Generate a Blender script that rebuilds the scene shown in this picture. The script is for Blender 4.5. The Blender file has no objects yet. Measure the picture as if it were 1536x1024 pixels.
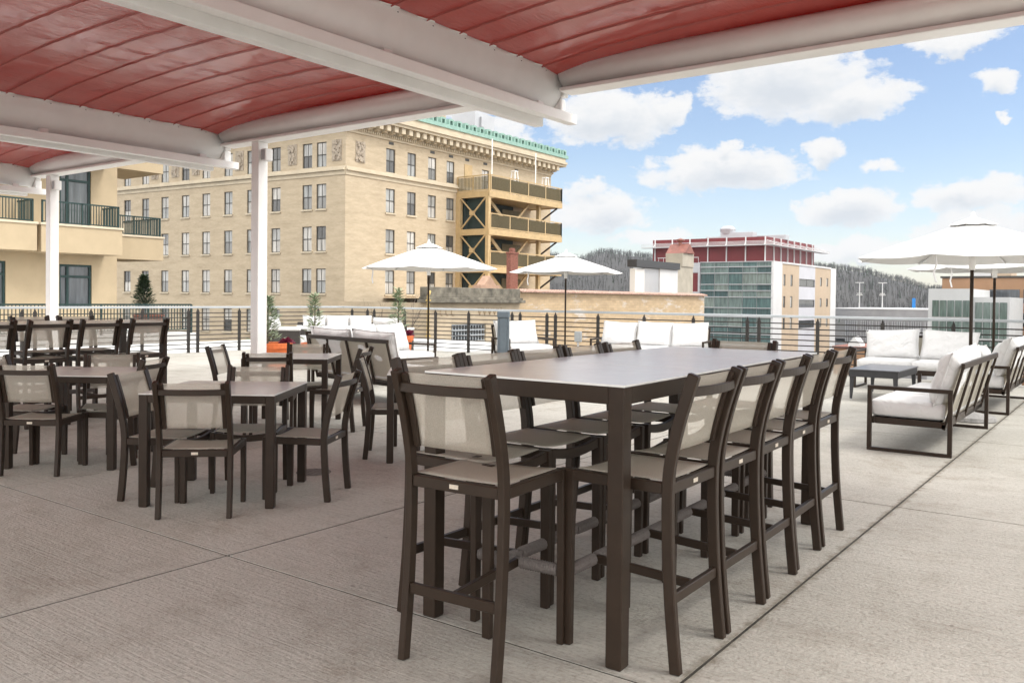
import bpy, bmesh, math, random
from mathutils import Vector, Matrix, noise as mnoise
random.seed(7)
R = math.radians
sc = bpy.context.scene
COL = sc.collection

# ------------------------------------------------------------------ materials
def new_mat(name):
    m = bpy.data.materials.new(name); m.use_nodes = True
    nt = m.node_tree
    b = nt.nodes['Principled BSDF']
    return m, nt, b

def N(nt, typ, **kw):
    n = nt.nodes.new(typ)
    for k, v in kw.items():
        if k.startswith('i_'):
            key = k[2:]
            n.inputs[int(key) if key.isdigit() else key.replace('_', ' ')].default_value = v
        else:
            setattr(n, k, v)
    return n

def ramp(nt, stops):
    r = nt.nodes.new('ShaderNodeValToRGB')
    while len(r.color_ramp.elements) < len(stops):
        r.color_ramp.elements.new(0.5)
    for e, (p, c) in zip(r.color_ramp.elements, stops):
        e.position = p; e.color = (c[0], c[1], c[2], 1)
    return r

def mat(name, col, rough=.5, metal=0., var=.12, scale=6., bump=0., bscale=60., stretch=(1, 1, 1), spec=.5, coat=0.):
    """plain procedural material: base colour varied by two octaves of noise, optional bump"""
    m, nt, b = new_mat(name); L = nt.links.new
    tc = N(nt, 'ShaderNodeTexCoord'); mp = N(nt, 'ShaderNodeMapping'); mp.inputs['Scale'].default_value = stretch
    L(tc.outputs['Object'], mp.inputs[0])
    nz = N(nt, 'ShaderNodeTexNoise', i_Scale=scale, i_Detail=6., i_Roughness=.62); L(mp.outputs[0], nz.inputs['Vector'])
    lo = [max(0, c * (1 - var * 1.6)) for c in col]; hi = [min(1, c * (1 + var * 1.6)) for c in col]
    rp = ramp(nt, [(.25, lo), (.5, col), (.75, hi)]); L(nz.outputs[0], rp.inputs[0])
    L(rp.outputs[0], b.inputs['Base Color'])
    b.inputs['Roughness'].default_value = rough; b.inputs['Metallic'].default_value = metal
    b.inputs['Specular IOR Level'].default_value = spec; b.inputs['Coat Weight'].default_value = coat
    if bump:
        n2 = N(nt, 'ShaderNodeTexNoise', i_Scale=bscale, i_Detail=4.); L(mp.outputs[0], n2.inputs['Vector'])
        bp = N(nt, 'ShaderNodeBump', i_Strength=bump, i_Distance=.02); L(n2.outputs[0], bp.inputs['Height']); L(bp.outputs[0], b.inputs['Normal'])
    return m

BRONZE = mat('bronze_powder_coat', (.032, .0205, .0135), .42, .05, .10, 14, .03, 500, spec=.28)
BLACKSTEEL = mat('dark_rail_steel', (.035, .031, .028), .45, .3, .12, 10)
WHITEMETAL = mat('white_painted_metal', (.90, .89, .87), .38, 0, .03, 3)
GREYRAIL = mat('grey_rail_cap', (.44, .47, .49), .4, .2, .06, 4)
TABLETOP = mat('pale_grey_tabletop', (.77, .775, .755), .17, 0, .03, 9, .02, 200)
STONETOP = mat('grey_stone_tabletop', (.68, .67, .645), .24, 0, .04, 9, .02, 200)
DARKTABLE = mat('charcoal_metal', (.045, .046, .05), .45, .2, .1, 12)
BOLLARD = mat('blue_grey_paint', (.115, .145, .17), .45, .1, .08, 8)
ROPE = mat('grey_rope', (.15, .13, .12), .8, 0, .12, 80, .4, 250)
PLATE = mat('pale_metal_plate', (.62, .55, .46), .4, .2, .1, 90)
TERRACOTTA = mat('orange_terracotta', (.66, .16, .045), .65, 0, .12, 7, .1, 60)
SOIL = mat('potting_soil', (.04, .028, .02), .95, 0, .3, 30)
CANVAS = mat('white_umbrella_canvas', (.72, .717, .707), .75, 0, .02, 5, .05, 300)
WICKER = mat('dark_wicker', (.045, .038, .034), .7, 0, .35, 60, .6, 120, (1, 1, 2))
STUCCO = mat('tan_stucco', (.47, .375, .245), .85, 0, .05, 1.2, .15, 30)
STUCCOTRIM = mat('cream_stucco_trim', (.60, .51, .38), .8, 0, .05, 1.5, .1, 30)
GREENMETAL = mat('dark_green_metal', (.018, .045, .042), .4, .3, .15, 6)
LIMESTONE = mat('cream_limestone', (.55, .475, .355), .8, 0, .09, 1.2, .15, 14)
CARVED = mat('weathered_carved_stone', (.40, .34, .27), .9, 0, .22, 3.5, .5, 12)
COPPER = mat('verdigris_copper', (.26, .42, .36), .7, 0, .14, 2.5)
WINDOWFRAME = mat('dark_sash_paint', (.05, .046, .04), .5, 0, .2, 8)
OCHRESTEEL = mat('ochre_painted_steel', (.50, .365, .19), .5, .1, .10, 2.5)
MESHPANEL = mat('olive_mesh_panel', (.17, .145, .085), .7, 0, .2, 12)
DARKGREENPANEL = mat('dark_teal_panel', (.012, .030, .028), .6, 0, .2, 4)
REDBRICK = mat('red_brick', (.22, .085, .06), .85, 0, .3, 9, .4, 20)
REDPANEL = mat('dark_red_cladding', (.155, .017, .02), .55, .1, .08, .6)
OLDCONCRETE = mat('mossy_old_concrete', (.16, .145, .115), .9, 0, .45, 1.6, .4, 10)
TILE = mat('clay_coping_tile', (.46, .30, .24), .8, 0, .3, 5)
WHITEPANEL = mat('white_wall_panel', (.63, .63, .63), .5, 0, .04, .5)
GREYPANEL = mat('grey_metal_panel', (.45, .46, .48), .4, .3, .06, .4)
GARAGE = mat('grey_garage_concrete', (.33, .33, .34), .8, 0, .1, .4)
TANPANEL = mat('tan_wall_panel', (.48, .375, .27), .85, 0, .06, .3)
BROWNBRICK = mat('brown_brick', (.34, .20, .115), .85, 0, .08, .3)
ROOFMEMBRANE = mat('white_roof_membrane', (.62, .62, .61), .8, 0, .07, .8)
ASPHALT = mat('city_asphalt', (.06, .06, .062), .9, 0, .2, .05)
GRAVELROOF = mat('grey_roof_gravel', (.25, .24, .23), .95, 0, .2, 1.5)
BARK = mat('grey_bark', (.13, .105, .085), .9, 0, .25, 6)
WOODS = mat('bare_winter_branches', (.042, .039, .036), .95, 0, .15, .02)
HILLSOIL = mat('leaf_litter_hillside', (.038, .036, .034), .95, 0, .22, .02)
MAGENTA = mat('magenta_leaves', (.19, .015, .055), .6, 0, .3, 20)
DARKFIR = mat('dark_evergreen_needles', (.035, .06, .025), .7, 0, .4, 9)
SPRUCE = mat('grey_green_needles', (.26, .32, .20), .75, 0, .25, 14)
HILLGREEN = mat('hill_evergreen', (.035, .055, .035), .8, 0, .4, .05)
PIPE = mat('yellow_drainpipe', (.62, .44, .14), .5, 0, .1, 4)
CHROME = mat('pale_aluminium', (.7, .7, .7), .3, .6, .05, 4)

def cushion_mat():
    m, nt, b = new_mat('white_outdoor_fabric'); L = nt.links.new
    b.inputs['Base Color'].default_value = (.66, .656, .652, 1); b.inputs['Roughness'].default_value = .85
    tc = N(nt, 'ShaderNodeTexCoord')
    n1 = N(nt, 'ShaderNodeTexNoise', i_Scale=7., i_Detail=3., i_Distortion=.8); L(tc.outputs['Object'], n1.inputs['Vector'])
    n2 = N(nt, 'ShaderNodeTexNoise', i_Scale=420., i_Detail=2.); L(tc.outputs['Object'], n2.inputs['Vector'])
    b1 = N(nt, 'ShaderNodeBump', i_Strength=.8, i_Distance=.035); L(n1.outputs[0], b1.inputs['Height'])
    b2 = N(nt, 'ShaderNodeBump', i_Strength=.15, i_Distance=.004); L(n2.outputs[0], b2.inputs['Height']); L(b1.outputs[0], b2.inputs['Normal'])
    L(b2.outputs[0], b.inputs['Normal'])
    return m
CUSHION = cushion_mat()

def sling_mat(name, col, clear):
    m, nt, b = new_mat(name); L = nt.links.new
    tc = N(nt, 'ShaderNodeTexCoord')
    wv = N(nt, 'ShaderNodeTexNoise', i_Scale=260., i_Detail=2.); L(tc.outputs['Object'], wv.inputs['Vector'])
    rp = ramp(nt, [(.3, [c * .86 for c in col]), (.7, [min(1, c * 1.1) for c in col])]); L(wv.outputs[0], rp.inputs[0])
    L(rp.outputs[0], b.inputs['Base Color']); b.inputs['Roughness'].default_value = .6
    tl = N(nt, 'ShaderNodeBsdfTranslucent'); L(rp.outputs[0], tl.inputs['Color'])
    mx = N(nt, 'ShaderNodeMixShader', i_Fac=.46); L(b.outputs[0], mx.inputs[1]); L(tl.outputs[0], mx.inputs[2])
    tr = N(nt, 'ShaderNodeBsdfTransparent')
    m2 = N(nt, 'ShaderNodeMixShader', i_Fac=clear); L(mx.outputs[0], m2.inputs[1]); L(tr.outputs[0], m2.inputs[2])
    L(m2.outputs[0], nt.nodes['Material Output'].inputs['Surface'])
    return m
SLING = sling_mat('taupe_sling_mesh', (.80, .755, .65), .60)
SOFASLING = sling_mat('pale_sofa_back_mesh', (.64, .60, .52), .04)
SEATSLING = sling_mat('taupe_seat_mesh', (.60, .555, .48), .05)

def canopy_mat():
    m, nt, b = new_mat('red_vinyl_canopy'); L = nt.links.new
    tc = N(nt, 'ShaderNodeTexCoord')
    n0 = N(nt, 'ShaderNodeTexNoise', i_Scale=1.3, i_Detail=4.); L(tc.outputs['Object'], n0.inputs['Vector'])
    rp = ramp(nt, [(.3, (.35, .075, .063)), (.7, (.44, .097, .08))]); L(n0.outputs[0], rp.inputs[0]); L(rp.outputs[0], b.inputs['Base Color'])
    b.inputs['Roughness'].default_value = .11; b.inputs['Specular IOR Level'].default_value = .95
    # wrinkles: stretched across each panel, patchy
    mp = N(nt, 'ShaderNodeMapping'); mp.inputs['Scale'].default_value = (7., 1.6, 1.); mp.inputs['Rotation'].default_value = (0, 0, R(14))
    L(tc.outputs['Object'], mp.inputs[0])
    n1 = N(nt, 'ShaderNodeTexNoise', i_Scale=2.6, i_Detail=6., i_Distortion=1.3); L(mp.outputs[0], n1.inputs['Vector'])
    n3 = N(nt, 'ShaderNodeTexNoise', i_Scale=.9, i_Detail=2.); L(tc.outputs['Object'], n3.inputs['Vector'])
    r3 = ramp(nt, [(.4, (.12,) * 3), (.68, (1,) * 3)]); L(n3.outputs[0], r3.inputs[0])
    mu = N(nt, 'ShaderNodeMath', operation='MULTIPLY'); L(n1.outputs[0], mu.inputs[0]); L(r3.outputs[0], mu.inputs[1])
    bp = N(nt, 'ShaderNodeBump', i_Strength=.8, i_Distance=.02); L(mu.outputs[0], bp.inputs['Height']); L(bp.outputs[0], b.inputs['Normal'])
    tl = N(nt, 'ShaderNodeBsdfTranslucent'); tl.inputs['Color'].default_value = (.62, .11, .085, 1)
    mx = N(nt, 'ShaderNodeMixShader', i_Fac=.22); L(b.outputs[0], mx.inputs[1]); L(tl.outputs[0], mx.inputs[2])
    L(mx.outputs[0], nt.nodes['Material Output'].inputs['Surface'])
    return m
CANOPY = canopy_mat()

JX0, JXS, JY0, JYS = -1.3157, 2.569, 2.734, 3.435
def deck_mat():
    m, nt, b = new_mat('broom_finished_concrete'); L = nt.links.new
    tc = N(nt, 'ShaderNodeTexCoord')
    n0 = N(nt, 'ShaderNodeTexNoise', i_Scale=.55, i_Detail=7., i_Roughness=.6); L(tc.outputs['Object'], n0.inputs['Vector'])
    r0 = ramp(nt, [(.28, (.37, .354, .312)), (.5, (.46, .442, .396)), (.74, (.52, .503, .456))]); L(n0.outputs[0], r0.inputs[0])
    mp = N(nt, 'ShaderNodeMapping'); mp.inputs['Scale'].default_value = (.55, 34., 1.); mp.inputs['Rotation'].default_value = (0, 0, R(3))
    L(tc.outputs['Object'], mp.inputs[0])
    n1 = N(nt, 'ShaderNodeTexNoise', i_Scale=2.2, i_Detail=6., i_Roughness=.7, i_Distortion=.3); L(mp.outputs[0], n1.inputs['Vector'])
    r1 = ramp(nt, [(.30, (.66, .65, .63)), (.5, (.97,) * 3), (.7, (1.10,) * 3)]); L(n1.outputs[0], r1.inputs[0])
    m1 = N(nt, 'ShaderNodeMix', data_type='RGBA', blend_type='MULTIPLY'); m1.inputs[0].default_value = .58
    L(r0.outputs[0], m1.inputs[6]); L(r1.outputs[0], m1.inputs[7])
    # worn pits and blotchy stains
    n2 = N(nt, 'ShaderNodeTexNoise', i_Scale=2.3, i_Detail=9., i_Roughness=.72); L(tc.outputs['Object'], n2.inputs['Vector'])
    r2 = ramp(nt, [(.34, (.70, .66, .62)), (.5, (1,) * 3)]); L(n2.outputs[0], r2.inputs[0])
    m2 = N(nt, 'ShaderNodeMix', data_type='RGBA', blend_type='MULTIPLY'); m2.inputs[0].default_value = .6
    L(m1.outputs[2], m2.inputs[6]); L(r2.outputs[0], m2.inputs[7])
    n4 = N(nt, 'ShaderNodeTexVoronoi', i_Scale=3.1, i_Randomness=1.); L(tc.outputs['Object'], n4.inputs['Vector'])
    r4 = ramp(nt, [(.0, (.35,) * 3), (.028, (.6,) * 3), (.045, (1,) * 3)]); L(n4.outputs[0], r4.inputs[0])
    m4 = N(nt, 'ShaderNodeMix', data_type='RGBA', blend_type='MULTIPLY'); m4.inputs[0].default_value = .8
    L(m2.outputs[2], m4.inputs[6]); L(r4.outputs[0], m4.inputs[7])
    L(m4.outputs[2], b.inputs['Base Color']); b.inputs['Roughness'].default_value = .82
    n5 = N(nt, 'ShaderNodeTexNoise', i_Scale=60., i_Detail=5.); L(tc.outputs['Object'], n5.inputs['Vector'])
    n6 = N(nt, 'ShaderNodeTexNoise', i_Scale=38., i_Detail=8., i_Roughness=.75); L(tc.outputs['Object'], n6.inputs['Vector'])
    r6 = ramp(nt, [(.33, (.62, .60, .57)), (.5, (1,) * 3), (.68, (1.1,) * 3)]); L(n6.outputs[0], r6.inputs[0])
    m6 = N(nt, 'ShaderNodeMix', data_type='RGBA', blend_type='MULTIPLY'); m6.inputs[0].default_value = .8; L(m4.outputs[2], m6.inputs[6]); L(r6.outputs[0], m6.inputs[7]); 
    sp = N(nt, 'ShaderNodeSeparateXYZ'); L(tc.outputs['Object'], sp.inputs[0])
    d1 = N(nt, 'ShaderNodeMath', operation='SUBTRACT'); L(sp.outputs[0], d1.inputs[0]); d1.inputs[1].default_value = JX0
    d2 = N(nt, 'ShaderNodeMath', operation='ABSOLUTE'); L(d1.outputs[0], d2.inputs[0])
    n7 = N(nt, 'ShaderNodeTexNoise', i_Scale=9., i_Detail=8., i_Roughness=.7); L(tc.outputs['Object'], n7.inputs['Vector'])
    d3 = N(nt, 'ShaderNodeMath', operation='MULTIPLY_ADD'); L(n7.outputs[0], d3.inputs[0]); d3.inputs[1].default_value = -.16; L(d2.outputs[0], d3.inputs[2])
    r7 = ramp(nt, [(.0, (.52, .48, .42)), (.035, (1,) * 3)]); d4 = N(nt, 'ShaderNodeMath', operation='ADD'); L(d3.outputs[0], d4.inputs[0]); d4.inputs[1].default_value = .075; L(d4.outputs[0], r7.inputs[0])
    m7 = N(nt, 'ShaderNodeMix', data_type='RGBA', blend_type='MULTIPLY'); m7.inputs[0].default_value = .8; L(m6.outputs[2], m7.inputs[6]); L(r7.outputs[0], m7.inputs[7])
    n8 = N(nt, 'ShaderNodeTexNoise', i_Scale=.9, i_Detail=10., i_Roughness=.7, i_Distortion=.6); L(tc.outputs['Object'], n8.inputs['Vector'])
    r8 = ramp(nt, [(.36, (.72, .67, .61)), (.43, (1,) * 3), (.64, (1,) * 3), (.7, (1.1,) * 3)]); L(n8.outputs[0], r8.inputs[0])
    m8 = N(nt, 'ShaderNodeMix', data_type='RGBA', blend_type='MULTIPLY'); m8.inputs[0].default_value = .5; L(m7.outputs[2], m8.inputs[6]); L(r8.outputs[0], m8.inputs[7])
    L(m8.outputs[2], b.inputs['Base Color'])
    ad = N(nt, 'ShaderNodeMath', operation='ADD'); L(n1.outputs[0], ad.inputs[0]); L(n5.outputs[0], ad.inputs[1])
    bp = N(nt, 'ShaderNodeBump', i_Strength=.9, i_Distance=.008); L(ad.outputs[0], bp.inputs['Height']); L(bp.outputs[0], b.inputs['Normal'])
    return m
DECK = deck_mat()
JOINT = mat('dirty_joint_sealant', (.05, .045, .037), .95, 0, .5, 11)

def brick_mat(name, c1, c2, mortar, bw=.3, bh=.1):
    m, nt, b = new_mat(name); L = nt.links.new
    tc = N(nt, 'ShaderNodeTexCoord'); sx = N(nt, 'ShaderNodeSeparateXYZ'); L(tc.outputs['Object'], sx.inputs[0])
    ad = N(nt, 'ShaderNodeMath', operation='ADD'); L(sx.outputs[0], ad.inputs[0]); L(sx.outputs[1], ad.inputs[1])
    cb = N(nt, 'ShaderNodeCombineXYZ'); L(ad.outputs[0], cb.inputs[0]); L(sx.outputs[2], cb.inputs[1])
    br = N(nt, 'ShaderNodeTexBrick', i_Scale=1., i_Mortar_Size=.012)
    br.inputs['Color1'].default_value = (*c1, 1); br.inputs['Color2'].default_value = (*c2, 1); br.inputs['Mortar'].default_value = (*mortar, 1)
    br.inputs['Brick Width'].default_value = bw; br.inputs['Row Height'].default_value = bh; L(cb.outputs[0], br.inputs['Vector'])
    mp = N(nt, 'ShaderNodeMapping'); mp.inputs['Scale'].default_value = (.7, .7, 3.2); L(tc.outputs['Object'], mp.inputs[0])
    nz = N(nt, 'ShaderNodeTexNoise', i_Scale=.8, i_Detail=8., i_Roughness=.7); L(mp.outputs[0], nz.inputs['Vector'])
    rp = ramp(nt, [(.3, (.84, .82, .80)), (.6, (1.05,) * 3)]); L(nz.outputs[0], rp.inputs[0])
    mx = N(nt, 'ShaderNodeMix', data_type='RGBA', blend_type='MULTIPLY'); mx.inputs[0].default_value = 1.
    L(br.outputs[0], mx.inputs[6]); L(rp.outputs[0], mx.inputs[7]); L(mx.outputs[2], b.inputs['Base Color'])
    b.inputs['Roughness'].default_value = .88
    return m
BUFFBRICK = brick_mat('buff_brick', (.52, .43, .305), (.475, .388, .27), (.48, .405, .30))
WORNBRICK = brick_mat('worn_buff_block', (.56, .42, .26), (.47, .35, .22), (.40, .32, .22), .6, .22)

def worn_wall_mat():
    m = WORNBRICK.copy(); m.name = 'patched_block_wall'; nt = m.node_tree; L = nt.links.new
    b = nt.nodes['Principled BSDF']; src = b.inputs['Base Color'].links[0].from_socket
    tc = N(nt, 'ShaderNodeTexCoord'); mp = N(nt, 'ShaderNodeMapping'); mp.inputs['Scale'].default_value = (.25, .25, .9); L(tc.outputs['Object'], mp.inputs[0])
    nz = N(nt, 'ShaderNodeTexNoise', i_Scale=1., i_Detail=7., i_Roughness=.65); L(mp.outputs[0], nz.inputs['Vector'])
    rp = ramp(nt, [(.56, (0,) * 3), (.64, (1,) * 3)]); L(nz.outputs[0], rp.inputs[0])
    mx = N(nt, 'ShaderNodeMix', data_type='RGBA'); L(rp.outputs[0], mx.inputs[0]); L(src, mx.inputs[6]); mx.inputs[7].default_value = (.58, .53, .47, 1)
    L(mx.outputs[2], b.inputs['Base Color'])
    return m
PATCHED = worn_wall_mat()

def pane_mat(name, stops, rough=.06):
    """window glass over a room: tone picked per pane (blind, curtain or dark room)"""
    m, nt, b = new_mat(name); L = nt.links.new
    oi = N(nt, 'ShaderNodeObjectInfo'); rp = ramp(nt, stops); rp.color_ramp.interpolation = 'CONSTANT'; L(oi.outputs['Random'], rp.inputs[0])
    tc = N(nt, 'ShaderNodeTexCoord'); mp = N(nt, 'ShaderNodeMapping'); mp.inputs['Scale'].default_value = (3., 3., .35); L(tc.outputs['Object'], mp.inputs[0])
    wv = N(nt, 'ShaderNodeTexNoise', i_Scale=1.6, i_Detail=4.); L(mp.outputs[0], wv.inputs['Vector'])
    r2 = ramp(nt, [(.3, (.55,) * 3), (.7, (1.15,) * 3)]); L(wv.outputs[0], r2.inputs[0])
    mx = N(nt, 'ShaderNodeMix', data_type='RGBA', blend_type='MULTIPLY'); mx.inputs[0].default_value = 1.; L(rp.outputs[0], mx.inputs[6]); L(r2.outputs[0], mx.inputs[7])
    L(mx.outputs[2], b.inputs['Base Color']); b.inputs['Roughness'].default_value = rough; b.inputs['Specular IOR Level'].default_value = .6
    return m
PANE = pane_mat('curtained_window_glass', [(0, (.44, .44, .42)), (.2, (.24, .24, .23)), (.38, (.52, .50, .46)), (.58, (.09, .09, .088)), (.70, (.36, .37, .36)), (.86, (.56, .54, .50))])
DARKPANE = pane_mat('dark_window_glass', [(0, (.03, .035, .04)), (.5, (.06, .07, .08))])
DOORPANE = pane_mat('grey_balcony_glass', [(0, (.16, .18, .19)), (.5, (.11, .125, .14))])
TEALPANE = pane_mat('teal_curtain_wall_glass', [(0, (.10, .17, .17)), (.3, (.17, .23, .22)), (.55, (.07, .12, .125)), (.8, (.22, .27, .25))], .04)
GREENPANE = pane_mat('green_grey_glass', [(0, (.10, .15, .13)), (.5, (.14, .19, .17))], .08)

# ------------------------------------------------------------------ mesh builder
class MB:
    def __init__(s): s.v = []; s.f = []
    def poly(s, pts):
        n = len(s.v); s.v += [tuple(p) for p in pts]; s.f.append(tuple(range(n, n + len(pts))))
    def box(s, c, d, rz=0):
        cx, cy, cz = c; a, b, h = d[0] / 2, d[1] / 2, d[2] / 2; n = len(s.v); co, si = math.cos(rz), math.sin(rz)
        for z in (-h, h):
            for x, y in ((-a, -b), (a, -b), (a, b), (-a, b)): s.v.append((cx + x * co - y * si, cy + x * si + y * co, cz + z))
        s.f += [tuple(n + i for i in q) for q in ((3, 2, 1, 0), (4, 5, 6, 7), (0, 1, 5, 4), (1, 2, 6, 5), (2, 3, 7, 6), (3, 0, 4, 7))]
    def bx(s, x0, x1, y0, y1, z0, z1): s.box(((x0 + x1) / 2, (y0 + y1) / 2, (z0 + z1) / 2), (x1 - x0, y1 - y0, z1 - z0))
    def sweep(s, pts, secs, side=(1, 0, 0), cap=True):
        """rectangular section swept along pts; secs = (width along side, depth) per point or one pair"""
        pts = [Vector(p) for p in pts]; side = Vector(side).normalized(); n0 = len(s.v)
        for i, p in enumerate(pts):
            t = (pts[min(i + 1, len(pts) - 1)] - pts[max(i - 1, 0)]).normalized()
            sd = (side - t * side.dot(t)).normalized(); nn = t.cross(sd)
            w, d = secs[i] if isinstance(secs, list) else secs
            for a, b in ((-1, -1), (1, -1), (1, 1), (-1, 1)): s.v.append(tuple(p + sd * (a * w / 2) + nn * (b * d / 2)))
        for i in range(len(pts) - 1):
            k = n0 + i * 4
            for j in range(4): s.f.append((k + j, k + (j + 1) % 4, k + 4 + (j + 1) % 4, k + 4 + j))
        if cap:
            s.f.append((n0 + 3, n0 + 2, n0 + 1, n0)); k = n0 + (len(pts) - 1) * 4; s.f.append((k, k + 1, k + 2, k + 3))
    def bar(s, p, q, w, d=None, side=None):
        p, q = Vector(p), Vector(q); t = (q - p).normalized()
        if side is None: side = (1, 0, 0) if abs(t.x) < .8 else (0, 1, 0)
        s.sweep([p, q], (w, d or w), side)
    def tube(s, pts, rad, n=8, cap=True):
        pts = [Vector(p) for p in pts]; n0 = len(s.v); up = Vector((0, 0, 1))
        for i, p in enumerate(pts):
            t = (pts[min(i + 1, len(pts) - 1)] - pts[max(i - 1, 0)]).normalized()
            a = t.cross(up if abs(t.z) < .95 else Vector((1, 0, 0))).normalized(); b = t.cross(a)
            r = rad[i] if isinstance(rad, (list, tuple)) else rad
            for k in range(n):
                an = 2 * math.pi * k / n; s.v.append(tuple(p + a * (r * math.cos(an)) + b * (r * math.sin(an))))
        for i in range(len(pts) - 1):
            for k in range(n):
                A = n0 + i * n + k; B = n0 + i * n + (k + 1) % n; s.f.append((A, B, B + n, A + n))
        if cap:
            s.f.append(tuple(n0 + k for k in reversed(range(n)))); k0 = n0 + (len(pts) - 1) * n; s.f.append(tuple(k0 + k for k in range(n)))
    def lathe(s, prof, n=24, c=(0, 0, 0)):
        n0 = len(s.v)
        for r, z in prof:
            for k in range(n):
                a = 2 * math.pi * k / n; s.v.append((c[0] + r * math.cos(a), c[1] + r * math.sin(a), c[2] + z))
        for i in range(len(prof) - 1):
            for k in range(n):
                A = n0 + i * n + k; B = n0 + i * n + (k + 1) % n; s.f.append((A, B, B + n, A + n))
        s.f.append(tuple(n0 + k for k in reversed(range(n)))); k0 = n0 + (len(prof) - 1) * n; s.f.append(tuple(k0 + k for k in range(n)))
    def extrude(s, prof, o, ax, up, along):
        """closed 2-D profile (a,b) in the plane (ax,up) at o, extruded by the vector along"""
        o, ax, up, along = map(Vector, (o, ax, up, along)); n = len(prof); n0 = len(s.v)
        for e in (Vector((0, 0, 0)), along):
            for a, b in prof: s.v.append(tuple(o + ax * a + up * b + e))
        for k in range(n): s.f.append((n0 + k, n0 + (k + 1) % n, n0 + n + (k + 1) % n, n0 + n + k))
        s.f.append(tuple(n0 + k for k in reversed(range(n)))); s.f.append(tuple(n0 + n + k for k in range(n)))
    def grid(s, nu, nv, fn):
        n0 = len(s.v)
        for j in range(nv + 1):
            for i in range(nu + 1): s.v.append(tuple(fn(i / nu, j / nv)))
        for j in range(nv):
            for i in range(nu):
                a = n0 + j * (nu + 1) + i; s.f.append((a, a + 1, a + nu + 2, a + nu + 1))
    def pillow(s, w, h, t, M, corner=.5, n=14, seed=0, edge=.02):
        """stuffed cushion: two bulging sheets meeting in a seam, pulled-in sides, in the x-z plane of matrix M"""
        rnd = random.Random(seed); ph = [rnd.uniform(0, 6) for _ in range(4)]
        for sg in (1, -1):
            def fn(u, v):
                a, b = u * 2 - 1, v * 2 - 1
                bul = max(0, (1 - a ** 4) * (1 - b ** 4)) ** corner
                x = a * w / 2 * (1 - .05 * (1 - b * b)); z = b * h / 2 * (1 - .06 * (1 - a * a))
                wr = .010 * math.sin(a * 5 + ph[0] + b * 3) * math.sin(b * 6 + ph[1]) * bul
                y = sg * (edge * .5 * (1 if bul > 0 else 0) + t / 2 * bul + wr)
                return M @ Vector((x, y, z + h / 2))
            k = len(s.f); s.grid(n, n, fn)
            if sg == 1: s.f[k:] = [tuple(reversed(q)) for q in s.f[k:]]
        rim = [(i / n, 0) for i in range(n)] + [(1, i / n) for i in range(n)] + [(1 - i / n, 1) for i in range(n)] + [(0, 1 - i / n) for i in range(n + 1)]
        pr = []
        for u, v in rim:
            a, c = u * 2 - 1, v * 2 - 1; pr.append(M @ Vector((a * w / 2 * (1 - .05 * (1 - c * c)), 0, c * h / 2 * (1 - .06 * (1 - a * a)) + h / 2)))
        s.tube(pr, .0065, 6)
    def build(s, name, m, parent=None, bevel=0., smooth=False, seg=1, loc=None, rz=0., weld=False, solid=0.):
        me = bpy.data.meshes.new(name); me.from_pydata(s.v, [], s.f); me.update()
        bm = bmesh.new(); bm.from_mesh(me)
        if weld: bmesh.ops.remove_doubles(bm, verts=bm.verts, dist=.0008)
        bmesh.ops.recalc_face_normals(bm, faces=bm.faces)
        if bevel:
            bmesh.ops.bevel(bm, geom=[e for e in bm.edges if len(e.link_faces) == 2 and e.calc_face_angle(0) > .6], offset=bevel, segments=seg, affect='EDGES', profile=.6, clamp_overlap=True)
        bm.to_mesh(me); bm.free()
        if smooth:
            for p in me.polygons: p.use_smooth = True
        me.materials.append(m)
        o = bpy.data.objects.new(name, me); COL.objects.link(o)
        if solid:
            md = o.modifiers.new('thickness', 'SOLIDIFY'); md.thickness = solid; md.offset = 0
        if parent: o.parent = parent
        if loc: o.location = loc
        o.rotation_euler.z = rz
        return o

def tag(o, label=None, cat=None, group=None, kind=None):
    if label: o['label'] = label
    if cat: o['category'] = cat
    if group: o['group'] = group
    if kind: o['kind'] = kind
    return o
def thing(name, loc=(0, 0, 0), rz=0., label=None, cat=None, group=None):
    o = bpy.data.objects.new(name, None); COL.objects.link(o); o.location = loc; o.rotation_euler.z = rz; o.empty_display_size = .2
    return tag(o, label, cat, group)
def copy_tree(o, parent=None):
    c = o.copy(); COL.objects.link(c)
    if parent: c.parent = parent
    for ch in list(o.children): copy_tree(ch, c)
    return c
def structure(o): o['kind'] = 'structure'; return o

# ------------------------------------------------------------------ camera
F3, R3, U3 = None, None, None
yaw, pit, rol = .63673, -.01507, .01078
c_, s_ = math.cos(yaw), math.sin(yaw)
fw = Vector((-s_, c_, 0)); rt = Vector((c_, s_, 0)); up = Vector((0, 0, 1))
f2 = fw * math.cos(pit) + up * math.sin(pit); u2 = up * math.cos(pit) - fw * math.sin(pit)
r3 = rt * math.cos(rol) + u2 * math.sin(rol); u3 = u2 * math.cos(rol) - rt * math.sin(rol)
cam = bpy.data.cameras.new('camera'); co = bpy.data.objects.new('camera', cam); COL.objects.link(co)
mw = Matrix((r3, u3, -f2)).transposed().to_4x4(); mw.translation = Vector((0, 0, 1.38)); co.matrix_world = mw
cam.sensor_width = 36.; cam.lens = 1278.27 / 1536 * 36; cam.shift_y = -(512 - 466.68) / 1536; cam.clip_start = .05; cam.clip_end = 6000
sc.camera = co

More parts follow.
